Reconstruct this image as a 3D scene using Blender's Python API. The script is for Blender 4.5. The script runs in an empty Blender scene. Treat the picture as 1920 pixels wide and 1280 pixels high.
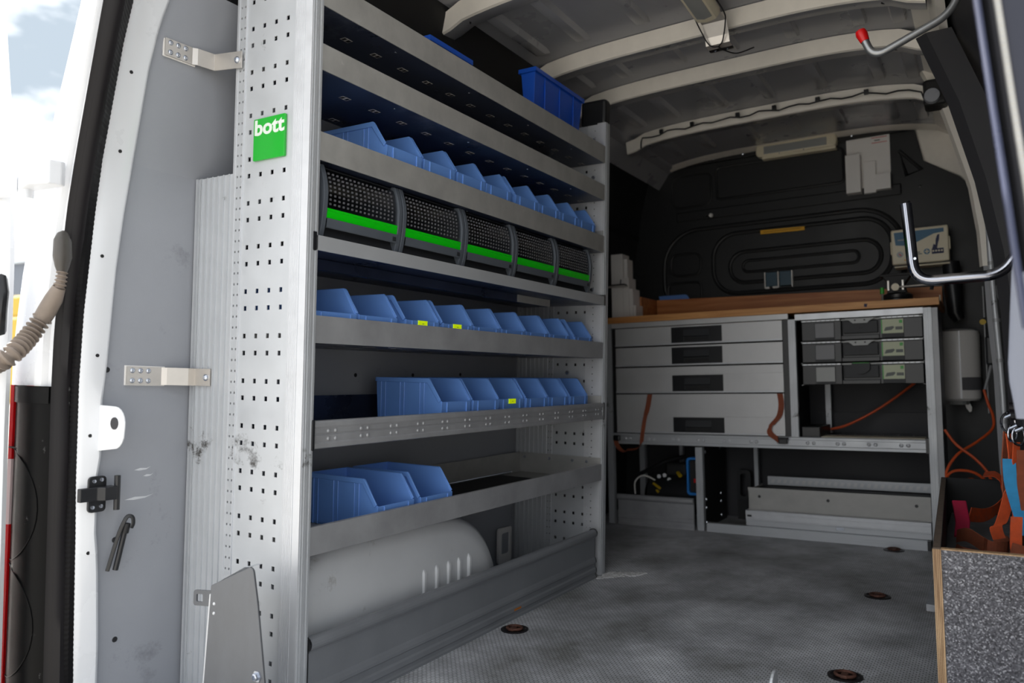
import bpy, bmesh, math, random
from mathutils import Vector, Matrix
random.seed(7)
PI = math.pi
# ------------------------------------------------------------------ camera
FPX = 1444.13; YAW = .55482; PITCH = .03843; ROLL = .01637
cam_d = bpy.data.cameras.new('camera'); cam = bpy.data.objects.new('camera', cam_d)
bpy.context.scene.collection.objects.link(cam); bpy.context.scene.camera = cam
cam_d.sensor_width = 36.0; cam_d.lens = FPX * 36 / 1920; cam_d.clip_start = .02; cam_d.clip_end = 500
R_ = Vector((math.cos(YAW), math.sin(YAW), 0)); F_ = Vector((-math.sin(YAW), math.cos(YAW), 0)); U_ = Vector((0, 0, 1))
fwd = F_ * math.cos(PITCH) + U_ * math.sin(PITCH); upv = -F_ * math.sin(PITCH) + U_ * math.cos(PITCH)
rx = R_ * math.cos(ROLL) + upv * math.sin(ROLL); ux = -R_ * math.sin(ROLL) + upv * math.cos(ROLL)
cam.matrix_world = Matrix(((rx.x, ux.x, -fwd.x, 1.22659), (rx.y, ux.y, -fwd.y, -1.151), (rx.z, ux.z, -fwd.z, .7474), (0, 0, 0, 1)))
cam_d.dof.use_dof = True; cam_d.dof.focus_distance = 1.95; cam_d.dof.aperture_fstop = 3.2
# ------------------------------------------------------------------ world, sun, exposure
sc = bpy.context.scene
sc.view_settings.view_transform = 'Standard'; sc.view_settings.look = 'None'; sc.view_settings.gamma = 1
sc.view_settings.use_curve_mapping = False; sc.view_settings.exposure = 0.82
sc.cycles.diffuse_bounces = 8; sc.cycles.max_bounces = 14
W = bpy.data.worlds.new('sky'); sc.world = W; W.use_nodes = True
nt = W.node_tree; nt.nodes.clear()
def wn(t, **k):
    n = nt.nodes.new(t)
    for a, b in k.items(): setattr(n, a, b)
    return n
tc = wn('ShaderNodeTexCoord'); mp = wn('ShaderNodeMapping'); mp.inputs['Scale'].default_value = (1, 1, 2.2); mp.inputs['Location'].default_value = (1.3, .0, .42)
nz = wn('ShaderNodeTexNoise'); nz.inputs['Scale'].default_value = 2.3; nz.inputs['Detail'].default_value = 6; nz.inputs['Roughness'].default_value = .55
rp = wn('ShaderNodeValToRGB'); rp.color_ramp.elements[0].position = .42; rp.color_ramp.elements[0].color = (.235, .275, .315, 1)
rp.color_ramp.elements[1].position = .56; rp.color_ramp.elements[1].color = (1, 1, 1, 1)
bgn = wn('ShaderNodeBackground'); bgn.inputs['Strength'].default_value = 1.5; wo = wn('ShaderNodeOutputWorld')
nt.links.new(tc.outputs['Generated'], mp.inputs[0]); nt.links.new(mp.outputs[0], nz.inputs['Vector'])
nt.links.new(nz.outputs['Fac'], rp.inputs[0]); nt.links.new(rp.outputs[0], bgn.inputs['Color']); nt.links.new(bgn.outputs[0], wo.inputs[0])
sund = bpy.data.lights.new('sun', 'SUN'); sun = bpy.data.objects.new('sun', sund); sc.collection.objects.link(sun)
sund.energy = 4.6; sund.angle = .01; sund.color = (1, .95, .88)
sun.rotation_euler = Vector((.88, .03, -.47)).to_track_quat('-Z', 'Y').to_euler()
sun.location = (-6, -3, 6)

# ------------------------------------------------------------------ helpers
C = sc.collection
TILT = .03571                       # the van body leans a little against the rack
VR = Matrix.Rotation(-TILT, 3, 'Y')
def s2l(c):
    return tuple((x / 12.92 if x <= .04045 else ((x + .055) / 1.055) ** 2.4) for x in c)
def rgb(r, g, b): return s2l((r / 255, g / 255, b / 255)) + (1,)
MATS = {}
def mat(name, col, rough=.5, metal=0., noise=0., nscale=8., stretch=(1, 1, 1), bump=0., bscale=200., coat=0., dirt=None, dscale=5., dpos=(.55, .7), spec=.5, emit=0, alpha=None, zmask=None):
    m = bpy.data.materials.new(name); m.use_nodes = True; t = m.node_tree; N = t.nodes; Lk = t.links
    b = N['Principled BSDF']; b.inputs['Roughness'].default_value = rough; b.inputs['Metallic'].default_value = metal
    b.inputs['Specular IOR Level'].default_value = spec
    b.inputs['Base Color'].default_value = col
    if coat: b.inputs['Coat Weight'].default_value = coat; b.inputs['Coat Roughness'].default_value = .08
    if emit: b.inputs['Emission Color'].default_value = col; b.inputs['Emission Strength'].default_value = emit
    if alpha is not None: b.inputs['Alpha'].default_value = alpha
    cur = None
    if noise or dirt or bump:
        tcn = N.new('ShaderNodeTexCoord'); mpn = N.new('ShaderNodeMapping'); mpn.inputs['Scale'].default_value = stretch
        Lk.new(tcn.outputs['Object'], mpn.inputs[0])
    if noise:
        nn = N.new('ShaderNodeTexNoise'); nn.inputs['Scale'].default_value = nscale; nn.inputs['Detail'].default_value = 8; nn.inputs['Roughness'].default_value = .6
        Lk.new(mpn.outputs[0], nn.inputs['Vector'])
        mx = N.new('ShaderNodeMix'); mx.data_type = 'RGBA'
        lo = tuple(c * (1 - noise) for c in col[:3]) + (1,); hi = tuple(min(1, c * (1 + noise)) for c in col[:3]) + (1,)
        mx.inputs[6].default_value = lo; mx.inputs[7].default_value = hi
        mr = N.new('ShaderNodeMapRange'); mr.inputs[1].default_value = .3; mr.inputs[2].default_value = .7
        Lk.new(nn.outputs['Fac'], mr.inputs[0]); Lk.new(mr.outputs[0], mx.inputs[0]); cur = mx.outputs[2]
        r2 = N.new('ShaderNodeMapRange'); r2.inputs[1].default_value = .3; r2.inputs[2].default_value = .7
        r2.inputs[3].default_value = max(.05, rough - .08); r2.inputs[4].default_value = min(1, rough + .08)
        Lk.new(nn.outputs['Fac'], r2.inputs[0]); Lk.new(r2.outputs[0], b.inputs['Roughness'])
    if dirt:
        dn = N.new('ShaderNodeTexNoise'); dn.inputs['Scale'].default_value = dscale; dn.inputs['Detail'].default_value = 10; dn.inputs['Roughness'].default_value = .72
        Lk.new(tcn.outputs['Object'], dn.inputs['Vector'])
        cr = N.new('ShaderNodeMapRange'); cr.inputs[1].default_value = dpos[0]; cr.inputs[2].default_value = dpos[1]
        if zmask:
            sx = N.new('ShaderNodeSeparateXYZ'); Lk.new(tcn.outputs['Object'], sx.inputs[0])
            mm = N.new('ShaderNodeMath'); mm.operation = 'SUBTRACT'; Lk.new(sx.outputs[2], mm.inputs[0]); mm.inputs[1].default_value = zmask[0]
            ma = N.new('ShaderNodeMath'); ma.operation = 'ABSOLUTE'; Lk.new(mm.outputs[0], ma.inputs[0])
            mq = N.new('ShaderNodeMapRange'); mq.interpolation_type = 'SMOOTHSTEP'; mq.inputs[1].default_value = 0; mq.inputs[2].default_value = zmask[1]; mq.inputs[3].default_value = zmask[2]; mq.inputs[4].default_value = 0
            Lk.new(ma.outputs[0], mq.inputs[0]); ad = N.new('ShaderNodeMath'); ad.operation = 'ADD'; Lk.new(dn.outputs['Fac'], ad.inputs[0]); Lk.new(mq.outputs[0], ad.inputs[1]); Lk.new(ad.outputs[0], cr.inputs[0])
        else: Lk.new(dn.outputs['Fac'], cr.inputs[0])
        m2 = N.new('ShaderNodeMix'); m2.data_type = 'RGBA'
        Lk.new(cr.outputs[0], m2.inputs[0]); m2.inputs[7].default_value = dirt
        if cur: Lk.new(cur, m2.inputs[6])
        else: m2.inputs[6].default_value = col
        cur = m2.outputs[2]
    if cur: Lk.new(cur, b.inputs['Base Color'])
    if bump:
        bn = N.new('ShaderNodeTexNoise'); bn.inputs['Scale'].default_value = bscale; bn.inputs['Detail'].default_value = 3
        Lk.new(mpn.outputs[0], bn.inputs['Vector'])
        bp = N.new('ShaderNodeBump'); bp.inputs['Strength'].default_value = bump; bp.inputs['Distance'].default_value = .001
        Lk.new(bn.outputs['Fac'], bp.inputs['Height']); Lk.new(bp.outputs[0], b.inputs['Normal'])
    MATS[name] = m; return m
alu = mat('anodised_aluminium', rgb(192, 195, 199), .42, .35, .025, 12, dirt=rgb(88, 86, 84), dscale=14, dpos=(.66, .74), zmask=(.565, .10, .13))
alu_scuff = mat('scuffed_perforated_steel', rgb(196, 199, 203), .45, .35, .04, 12, dirt=rgb(74, 72, 70), dscale=13, dpos=(.64, .76), zmask=(.565, .095, .15))
alu_dull = mat('dull_aluminium_tray', rgb(170, 169, 166), .48, .3, .12, 14, (.6, 1.2, 1), dirt=rgb(214, 212, 206), dscale=11, dpos=(.66, .8))
alu_dark = mat('worn_grey_aluminium', rgb(160, 161, 164), .48, .3, .12, 12, dirt=rgb(190, 190, 188), dscale=16, dpos=(.66, .78))
kickm = mat('grey_kick_profile', rgb(132, 135, 140), .5, .25, .08, 9, dirt=rgb(165, 166, 168), dscale=18, dpos=(.66, .8))
alu_br = mat('bright_aluminium', rgb(208, 210, 214), .38, .35, .04, 30)
drawm = mat('drawer_aluminium', rgb(205, 205, 206), .42, .3, .05, 6, dirt=rgb(205, 205, 203), dscale=14, dpos=(.62, .8))
under = mat('blue_black_tray_underside', rgb(50, 58, 80), .32, .4, .3, 5, dirt=rgb(112, 118, 134), dscale=4, dpos=(.55, .75))  # navy reflections put into the base colour of the metal
steel = mat('stainless_steel', rgb(205, 200, 194), .35, .6, .05, 25)
zinc = mat('zinc_bolt', rgb(190, 195, 205), .25, .9)
chrome = mat('chrome', rgb(150, 152, 160), .12, 1.)
plate = mat('milled_aluminium_plate', rgb(104, 106, 110), .45, .4, .12, 18, (1, 1, .5), dirt=rgb(90, 90, 92), dscale=7, dpos=(.6, .75))
blue = mat('blue_bin_plastic', rgb(102, 146, 216), .42, 0, .05, 6, spec=.45)
blue2 = mat('deep_blue_box_plastic', rgb(20, 84, 196), .4, 0, .04, 6)
flipg = mat('anthracite_plastic', rgb(84, 90, 98), .5, 0, .08, 10)
flipd = mat('dark_recess_plastic', rgb(40, 42, 46), .55)
green = mat('bright_green_strip', rgb(8, 205, 12), .4)
signg = mat('green_sign_plastic', rgb(22, 165, 42), .3, coat=.3)
signw = mat('worn_silver_letters', rgb(214, 222, 214), .5, dirt=rgb(60, 150, 70), dscale=160, dpos=(.6, .66))
yel = mat('neon_yellow_label', rgb(225, 255, 0), .6, emit=.15)  # label is no lamp; a slight glow is added to its colour
white_p = mat('white_van_paint', rgb(232, 234, 238), .25, 0, .02, 4, coat=.5, dirt=rgb(150, 140, 128), dscale=14, dpos=(.72, .8))
pillar_p = mat('white_pillar_paint', rgb(222, 224, 228), .3, 0, .02, 4, coat=.4, dirt=rgb(120, 104, 84), dscale=22, dpos=(.72, .78))
arch_p = mat('scuffed_white_arch_paint', rgb(205, 207, 210), .45, 0, .05, 5, dirt=rgb(122, 116, 104), dscale=7, dpos=(.6, .75))
roof_skin = mat('grey_roof_skin', rgb(150, 151, 156), .32, 0, .06, 6, coat=.3)
roof_bow = mat('cream_roof_bow_paint', rgb(240, 234, 224), .4, 0, .05, 12)
lining = mat('grey_wall_lining', rgb(150, 153, 160), .55, 0, .05, 3, bump=.15, bscale=400, dirt=rgb(112, 114, 120), dscale=4.5, dpos=(.6, .75))
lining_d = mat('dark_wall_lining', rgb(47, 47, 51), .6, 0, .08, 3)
black_pl = mat('black_bulkhead_plastic', rgb(26, 27, 29), .5, 0, .1, 3, bump=.2, bscale=300)
blackm = mat('matt_black', rgb(22, 22, 24), .6)
blackg = mat('satin_black_plastic', rgb(30, 31, 34), .35)
rubber = mat('black_rubber_seal', rgb(30, 28, 30), .35, 0, .15, 10, (1, 1, .2), spec=.22)
rubber2 = mat('ribbed_dark_seal', rgb(15, 14, 16), .6, 0, .1, 40, spec=.15)
seal_bl = mat('blue_sheen_rubber_seal', rgb(70, 75, 98), .3, 0, .1, 8)  # dark rubber with its bluish highlight put into the base colour
lampblk = mat('dusty_black_lamp_housing', rgb(8, 8, 9), .38, 0, .2, 6, spec=.08, dirt=rgb(110, 110, 110), dscale=26, dpos=(.63, .78))
redl = mat('red_lamp_lens', rgb(200, 10, 18), .15, coat=.6)
clearl = mat('pale_lamp_lens', rgb(225, 205, 205), .1, coat=.6)
conduit_m = mat('dusty_corrugated_rubber', rgb(128, 116, 106), .5, 0, .2, 20)
conduit_c = mat('dusty_black_rubber_cap', rgb(74, 70, 66), .35, 0, .25, 12)
cream = mat('cream_plastic', rgb(226, 216, 190), .4)
lens_g = mat('frosted_lamp_lens', rgb(150, 152, 150), .3)
whitepl = mat('white_plastic', rgb(236, 233, 230), .35, 0, .03, 4)
winm = mat('smoky_window_plastic', rgb(100, 100, 104), .3)
orange = mat('orange_webbing', rgb(205, 82, 38), .8, 0, .15, 60, bump=.5, bscale=500, dirt=rgb(150, 90, 70), dscale=22, dpos=(.5, .75))
orange_d = mat('worn_orange_webbing', rgb(140, 74, 50), .85, 0, .2, 50, bump=.5, bscale=500)
bluew = mat('blue_webbing', rgb(56, 150, 205), .75, 0, .1, 40, bump=.4, bscale=500)
magenta = mat('crimson_sleeve', rgb(168, 20, 62), .8, 0, .15, 40, bump=.5, bscale=400)
cablem = mat('orange_cable', rgb(210, 84, 34), .5)
redcap = mat('red_rubber_cap', rgb(205, 12, 14), .35)
rust = mat('rusty_steel', rgb(88, 58, 48), .7, .3, .4, 60)
grn = mat('green_knob', rgb(50, 165, 50), .4)
labelm = mat('pale_green_paper_label', rgb(206, 212, 184), .6)
greyl = mat('grey_label_print', rgb(110, 115, 112), .6)
navy = mat('navy_print', rgb(40, 44, 80), .6)
teal = mat('teal_blue_print', rgb(70, 115, 145), .5)
yellows = mat('yellow_warning_sticker', rgb(230, 170, 14), .5)
redp = mat('red_print', rgb(200, 50, 60), .6)
ground_m = mat('pale_concrete_yard', rgb(212, 207, 198), .9, 0, .2, 3)
build_m = mat('grey_cladding', rgb(112, 118, 128), .7); build_r = mat('pale_roof_edge', rgb(196, 202, 208), .6)
yell_b = mat('yellow_painted_metal', rgb(190, 158, 30), .5)
tealp = mat('dark_teal_plastic', rgb(28, 66, 84), .4)
whitedust = mat('white_crumbled_foam', rgb(200, 200, 200), .9)

scuff = mat('bare_metal_burr', rgb(190, 188, 186), .6, 0, .6, 60)
def wood_mat(name, a, b_, sc_=(1, 14, 14)):
    m = bpy.data.materials.new(name); m.use_nodes = True; t = m.node_tree; N = t.nodes; Lk = t.links; b = N['Principled BSDF']
    tcn = N.new('ShaderNodeTexCoord'); mpn = N.new('ShaderNodeMapping'); mpn.inputs['Scale'].default_value = sc_
    nn = N.new('ShaderNodeTexNoise'); nn.inputs['Scale'].default_value = 3; nn.inputs['Detail'].default_value = 8; nn.inputs['Distortion'].default_value = .6
    r = N.new('ShaderNodeValToRGB'); r.color_ramp.elements[0].position = .3; r.color_ramp.elements[1].position = .7
    r.color_ramp.elements[0].color = a; r.color_ramp.elements[1].color = b_
    Lk.new(tcn.outputs['Object'], mpn.inputs[0]); Lk.new(mpn.outputs[0], nn.inputs['Vector']); Lk.new(nn.outputs['Fac'], r.inputs[0]); Lk.new(r.outputs[0], b.inputs['Base Color'])
    b.inputs['Roughness'].default_value = .5; return m
wood = wood_mat('beech_worktop', rgb(186, 122, 66), rgb(226, 168, 104)); wood2 = wood_mat('beech_upstand', rgb(170, 98, 52), rgb(208, 140, 84))
ply_e = wood_mat('plywood_edge', rgb(150, 116, 82), rgb(214, 180, 138), (60, 60, 4))
def speckle():
    m = bpy.data.materials.new('speckled_grey_board'); m.use_nodes = True; t = m.node_tree; N = t.nodes; Lk = t.links; b = N['Principled BSDF']
    tcn = N.new('ShaderNodeTexCoord')
    v = N.new('ShaderNodeTexVoronoi'); v.inputs['Scale'].default_value = 420
    sepn = N.new('ShaderNodeSeparateColor')
    r = N.new('ShaderNodeValToRGB'); e = r.color_ramp.elements; e[0].position = 0; e[0].color = rgb(34, 34, 40); e[1].position = 1; e[1].color = rgb(186, 186, 192)
    x = e.new(.2); x.color = rgb(70, 70, 77); x = e.new(.6); x.color = rgb(92, 92, 99); x = e.new(.85); x.color = rgb(122, 122, 129)
    Lk.new(tcn.outputs['Object'], v.inputs['Vector']); Lk.new(v.outputs['Color'], sepn.inputs[0]); Lk.new(sepn.outputs[0], r.inputs[0])
    Lk.new(r.outputs[0], b.inputs['Base Color']); b.inputs['Roughness'].default_value = .5; return m
speck = speckle()
def floor_mat():
    m = bpy.data.materials.new('antislip_floor'); m.use_nodes = True; t = m.node_tree; N = t.nodes; Lk = t.links; b = N['Principled BSDF']
    tcn = N.new('ShaderNodeTexCoord')
    br = N.new('ShaderNodeTexBrick'); br.inputs['Scale'].default_value = 1; br.inputs['Brick Width'].default_value = .0135; br.inputs['Row Height'].default_value = .0085
    br.inputs['Mortar Size'].default_value = .0014; br.inputs['Mortar Smooth'].default_value = .3; br.offset = .5
    br.inputs['Color1'].default_value = (1, 1, 1, 1); br.inputs['Color2'].default_value = (.9, .9, .9, 1); br.inputs['Mortar'].default_value = (.3, .3, .3, 1)
    Lk.new(tcn.outputs['Object'], br.inputs['Vector'])
    n1 = N.new('ShaderNodeTexNoise'); n1.inputs['Scale'].default_value = 3.2; n1.inputs['Detail'].default_value = 9; n1.inputs['Roughness'].default_value = .65
    r1 = N.new('ShaderNodeValToRGB'); e = r1.color_ramp.elements; e[0].position = .33; e[0].color = rgb(140, 141, 139); e[1].position = .66; e[1].color = rgb(236, 238, 243)
    x = e.new(.5); x.color = rgb(192, 194, 199)
    Lk.new(tcn.outputs['Object'], n1.inputs['Vector']); Lk.new(n1.outputs['Fac'], r1.inputs[0])
    mu = N.new('ShaderNodeMix'); mu.data_type = 'RGBA'; mu.blend_type = 'MULTIPLY'; mu.inputs[0].default_value = 1
    Lk.new(r1.outputs[0], mu.inputs[6]); Lk.new(br.outputs['Color'], mu.inputs[7]); Lk.new(mu.outputs[2], b.inputs['Base Color'])
    bp = N.new('ShaderNodeBump'); bp.inputs['Strength'].default_value = .5; bp.inputs['Distance'].default_value = .001
    Lk.new(br.outputs['Color'], bp.inputs['Height']); Lk.new(bp.outputs[0], b.inputs['Normal'])
    b.inputs['Roughness'].default_value = .5; return m
floorm = floor_mat()
def clear_mat():
    m = bpy.data.materials.new('scratched_clear_plastic'); m.use_nodes = True; t = m.node_tree; N = t.nodes; Lk = t.links
    N.clear(); o = N.new('ShaderNodeOutputMaterial'); tr = N.new('ShaderNodeBsdfTransparent'); tr.inputs[0].default_value = (.55, .55, .56, 1)
    g = N.new('ShaderNodeBsdfGlossy'); g.inputs['Roughness'].default_value = .15; g.inputs[0].default_value = (.8, .8, .8, 1)
    mx = N.new('ShaderNodeMixShader'); mx.inputs[0].default_value = .12
    Lk.new(tr.outputs[0], mx.inputs[1]); Lk.new(g.outputs[0], mx.inputs[2]); Lk.new(mx.outputs[0], o.inputs[0]); return m
clearp = clear_mat()

def to_world(p, fr):
    p = Vector(p)
    return VR @ p if fr == 'v' else p
LOC = {}; FRM = {}
def base_name(n): return n
class G:
    def __init__(s): s.v = []; s.f = []
    def add(s, vs, fs):
        o = len(s.v); s.v += [tuple(p) for p in vs]; s.f += [tuple(i + o for i in f) for f in fs]; return s
    def box(s, x0, x1, y0, y1, z0, z1):
        if x0 > x1: x0, x1 = x1, x0
        if y0 > y1: y0, y1 = y1, y0
        if z0 > z1: z0, z1 = z1, z0
        return s.add([(x, y, z) for x in (x0, x1) for y in (y0, y1) for z in (z0, z1)],
                     [(0, 1, 3, 2), (4, 6, 7, 5), (0, 4, 5, 1), (2, 3, 7, 6), (0, 2, 6, 4), (1, 5, 7, 3)])
    def prism(s, pts, ax, a, b):
        # pts: 2-D polygon in the plane across axis ax (x: (y,z), y: (x,z), z: (x,y))
        def P(p, t): return {'x': (t, p[0], p[1]), 'y': (p[0], t, p[1]), 'z': (p[0], p[1], t)}[ax]
        n = len(pts); vs = [P(p, a) for p in pts] + [P(p, b) for p in pts]
        return s.add(vs, [tuple(range(n)), tuple(range(2 * n - 1, n - 1, -1))] + [(i, i + n, (i + 1) % n + n, (i + 1) % n) for i in range(n)])
    def rows(s, rows, closed=False, cap=False):
        n = len(rows[0]); vs = [p for r in rows for p in r]; fs = []
        for i in range(len(rows) - 1):
            for j in range(n if closed else n - 1):
                k = (j + 1) % n; fs.append((i * n + j, i * n + k, (i + 1) * n + k, (i + 1) * n + j))
        if cap: fs.append(tuple(range(n))[::-1]); fs.append(tuple((len(rows) - 1) * n + j for j in range(n)))
        return s.add(vs, fs)
    def tube(s, path, r, n=10, cap=True, sx=1.):
        path = [Vector(p) for p in path]; rows = []; prev = None
        for i, p in enumerate(path):
            a = path[max(0, i - 1)]; b = path[min(len(path) - 1, i + 1)]; t = (b - a).normalized()
            if prev is None:
                u = t.cross(Vector((0, 0, 1)));
                if u.length < .1: u = t.cross(Vector((0, 1, 0)))
            else: u = prev - t * prev.dot(t)
            u.normalize(); prev = u; w = t.cross(u); rr = r[i] if isinstance(r, (list, tuple)) else r
            rows.append([p + (u * math.cos(2 * PI * k / n) * sx + w * math.sin(2 * PI * k / n)) * rr for k in range(n)])
        return s.rows(rows, True, cap)
    def cyl(s, p0, p1, r, n=16, r1=None): return s.tube([p0, p1], [r, r if r1 is None else r1], n)
    def lathe(s, prof, c, ax='z', n=24):
        rows = []
        for r, h in prof:
            row = []
            for k in range(n):
                a = 2 * PI * k / n; x, y = r * math.cos(a), r * math.sin(a)
                q = {'z': (x, y, h), 'x': (h, x, y), 'y': (x, h, y)}[ax]; row.append((c[0] + q[0], c[1] + q[1], c[2] + q[2]))
            rows.append(row)
        return s.rows(rows, True, True)
    def ribbon(s, path, w, th=.0015):
        # path of points; w: width vector (or list); flat webbing of real thickness
        P = [Vector(p) for p in path]; rows = []
        for i, p in enumerate(P):
            t = (P[min(len(P) - 1, i + 1)] - P[max(0, i - 1)]).normalized(); ww = Vector(w[i] if isinstance(w, list) else w)
            nn = t.cross(ww).normalized() * th / 2; h = ww / 2
            rows.append([p - h - nn, p + h - nn, p + h + nn, p - h + nn])
        return s.rows(rows, True, True)
    def xf(s, M_):
        s.v = [tuple(M_ @ Vector(p)) for p in s.v]; return s
    def done(s, name, m, parent=None, fr='w', label=None, cat=None, group=None, kind=None, smooth=False, bevel=0, sub=0, seg=2):
        me = bpy.data.meshes.new(name); o = bpy.data.objects.new(name, me); C.objects.link(o)
        if parent is not None:
            off = Vector(LOC[parent]); o.parent = parent; LOC[o] = LOC[parent]; FRM[o] = FRM[parent]
        else:
            xs = [p[0] for p in s.v]; ys = [p[1] for p in s.v]; zs = [p[2] for p in s.v]
            off = Vector(((min(xs) + max(xs)) / 2, (min(ys) + max(ys)) / 2, min(zs)))
            o.location = to_world(off, fr); LOC[o] = tuple(off); FRM[o] = fr
            if fr == 'v': o.rotation_euler = (0, -TILT, 0)
        me.from_pydata([tuple(Vector(p) - off) for p in s.v], [], s.f); me.update()
        bm = bmesh.new(); bm.from_mesh(me); bmesh.ops.recalc_face_normals(bm, faces=bm.faces); bm.to_mesh(me); bm.free()
        me.materials.append(m)
        if smooth:
            for p in me.polygons: p.use_smooth = True
            me.set_sharp_from_angle(angle=.7)
        if bevel:
            b = o.modifiers.new('bevel', 'BEVEL'); b.width = bevel; b.segments = seg; b.limit_method = 'ANGLE'; b.angle_limit = .6
        if sub:
            b = o.modifiers.new('sub', 'SUBSURF'); b.levels = sub; b.render_levels = sub
        tag(o, label, cat, group, kind); return o
def tag(o, label=None, cat=None, group=None, kind=None):
    if label: o['label'] = label
    if cat: o['category'] = cat
    if group: o['group'] = group
    if kind: o['kind'] = kind
    return o
def thing(name, loc, label, cat, group=None, fr='w'):
    o = bpy.data.objects.new(name, None); C.objects.link(o); o.empty_display_size = .05
    o.location = to_world(loc, fr)
    if fr == 'v': o.rotation_euler = (0, -TILT, 0)
    LOC[o] = tuple(loc); FRM[o] = fr
    return tag(o, label, cat, group)
def kids(o): return [c for c in bpy.data.objects if c.parent == o]
def dup(o, loc, label=None, fr='w', parent=None, rotz=0):
    # copy of a thing with its parts and sub-parts
    c = o.copy(); C.objects.link(c); LOC[c] = tuple(loc); FRM[c] = fr
    if parent is None:
        c.location = to_world(loc, fr)
        c.rotation_euler = (0, -TILT if fr == 'v' else 0, rotz)
    if label: c['label'] = label
    for k in CH.get(o, []):
        d = k.copy(); C.objects.link(d); d.parent = c; LOC[d] = c['_'] if False else LOC[c]; CH.setdefault(c, []).append(d)
        for g in CH.get(k, []):
            e = g.copy(); C.objects.link(e); e.parent = d; CH.setdefault(d, []).append(e)
    return c
CH = {}
def index_children():
    CH.clear()
    for ob in bpy.data.objects:
        if ob.parent: CH.setdefault(ob.parent, []).append(ob)
def struct(g, name, m, fr='w', **k): return g.done(name, m, fr=fr, kind='structure', **k)
def arc(cx, cy, r, a0, a1, n=6): return [(cx + r * math.cos(math.radians(a0 + (a1 - a0) * i / n)), cy + r * math.sin(math.radians(a0 + (a1 - a0) * i / n))) for i in range(n + 1)]
def rrect(x0, x1, y0, y1, r, n=4):
    return arc(x1 - r, y0 + r, r, -90, 0, n) + arc(x1 - r, y1 - r, r, 0, 90, n) + arc(x0 + r, y1 - r, r, 90, 180, n) + arc(x0 + r, y0 + r, r, 180, 270, n)
def smooth_path(pts, k=4):
    P = [Vector(p) for p in pts]; out = []
    for i in range(len(P) - 1):
        a = P[max(0, i - 1)]; b = P[i]; c = P[i + 1]; d = P[min(len(P) - 1, i + 2)]
        for j in range(k):
            t = j / k; out.append(.5 * ((2 * b) + (c - a) * t + (2 * a - 5 * b + 4 * c - d) * t * t + (3 * b - a - 3 * c + d) * t ** 3))
    out.append(P[-1]); return out
def lerp_tab(t, x):
    for i in range(len(t) - 1):
        if x <= t[i + 1][0]:
            k = (x - t[i][0]) / (t[i + 1][0] - t[i][0]); k = max(0, k); return t[i][1] + (t[i + 1][1] - t[i][1]) * k
    return t[-1][1]

# ================================================================== STRUCTURE
L = 1.481; YB = 2.98                       # rack length, bulkhead plane
# floor
struct(G().box(-.58, 1.46, -.30, 3.0, -.03, 0), 'floor', floorm, 'v')
# ground and distant building
struct(G().box(-60, 60, -60, 60, -.70, -.62), 'ground', ground_m)
# left wall lining (world frame, leans in at the top)
WP = [(-.05, -.385), (0, -.385), (1.19, -.38), (1.65, -.31), (1.95, -.20)]
g = G(); zs = [-.05, 0, .4, .8, 1.19, 1.35, 1.5, 1.62]
g.rows([[(lerp_tab(WP, z), -.215 + (.05 if z > 1.19 else 0) * (z - 1.19) / .43, z), (lerp_tab(WP, z), 1.52, z)] for z in zs])
wl = g.rows([[(lerp_tab(WP, z) - .012, -.215, z), (lerp_tab(WP, z) - .012, 1.52, z)] for z in zs])
struct(g, 'wall_left', lining)
WF = [(-.05, -.55), (1.2, -.53), (1.65, -.47), (2.1, -.36)]
G().rows([[(lerp_tab(WF, z), y, z) for y in (1.52, 3.06)] for z in (-.05, .6, 1.2, 1.42, 1.65, 2.05)]).rows([[(-.385, 1.52, z), (-.55, 1.52, z)] for z in (-.05, 2.05)]).done('wall_left_front', black_pl, kind='structure')
G().rows([[(lerp_tab(WF, z) + .006, y, z) for y in (1.52, 3.0)] for z in (1.50, 1.53)]).done('trim_30', blackm, kind='structure')
# dark lining above (black cavity) and roof rail on the left
g = G(); g.rows([[(lerp_tab(WP, z) - .02, y, z) for y in (-.15, 1.52)] for z in (1.6, 1.65, 1.8, 1.95, 2.05)]); struct(g, 'trim_1', blackm)
# right wall
RW = [(-.05, 1.41), (.9, 1.41), (1.3, 1.37), (1.6, 1.29), (1.82, 1.19), (2.0, 1.10)]
zs = [-.05, .5, .9, 1.1, 1.3, 1.45, 1.6, 1.7, 1.82, 1.95]
struct(G().rows([[(lerp_tab(RW, z), y, z) for y in (-.25, 3.0)] for z in zs]).rows([[(lerp_tab(RW, z) + .02, y, z) for y in (-.25, 3.0)] for z in zs]), 'wall_right', lining_d, 'v')
# roof skin, curved across
def rz(x): return 1.94 - .075 * abs((x - .42) / .76) ** 4
xs = [-.34 + .08 * i for i in range(21)]
xs = [x for x in xs if x < 1.22] + [1.22]
struct(G().rows([[(x, y, rz(x)) for y in (-.25, 3.0)] for x in xs]).rows([[(x, y, rz(x) + .02) for y in (-.25, 3.0)] for x in xs]), 'ceiling', roof_skin, 'v', smooth=True)
ceil = [o for o in bpy.data.objects if o.name == 'ceiling'][0]
# pressed beads along each bay
for y0, y1 in ((-.2, .66), (.86, 1.28), (1.44, 1.67), (1.83, 2.23), (2.41, 2.78)):
    for x in (-.09, .075, .30, .50, .71, .93, 1.05):
        z = rz(x)
        g = G(); prof = [(-.026, .002), (-.018, -.019), (.0, -.022), (.018, -.019), (.026, .002)]
        g.rows([[(x + a * s, y, z + b * k) for a, b in prof] for y, s, k in ((y0 - .015, .6, .0), (y0 + .02, 1, 1), (y1 - .03, 1, 1), (y1 + .012, .7, .0))])
        g.done('roof_bead', roof_skin, ceil, smooth=True)
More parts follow.
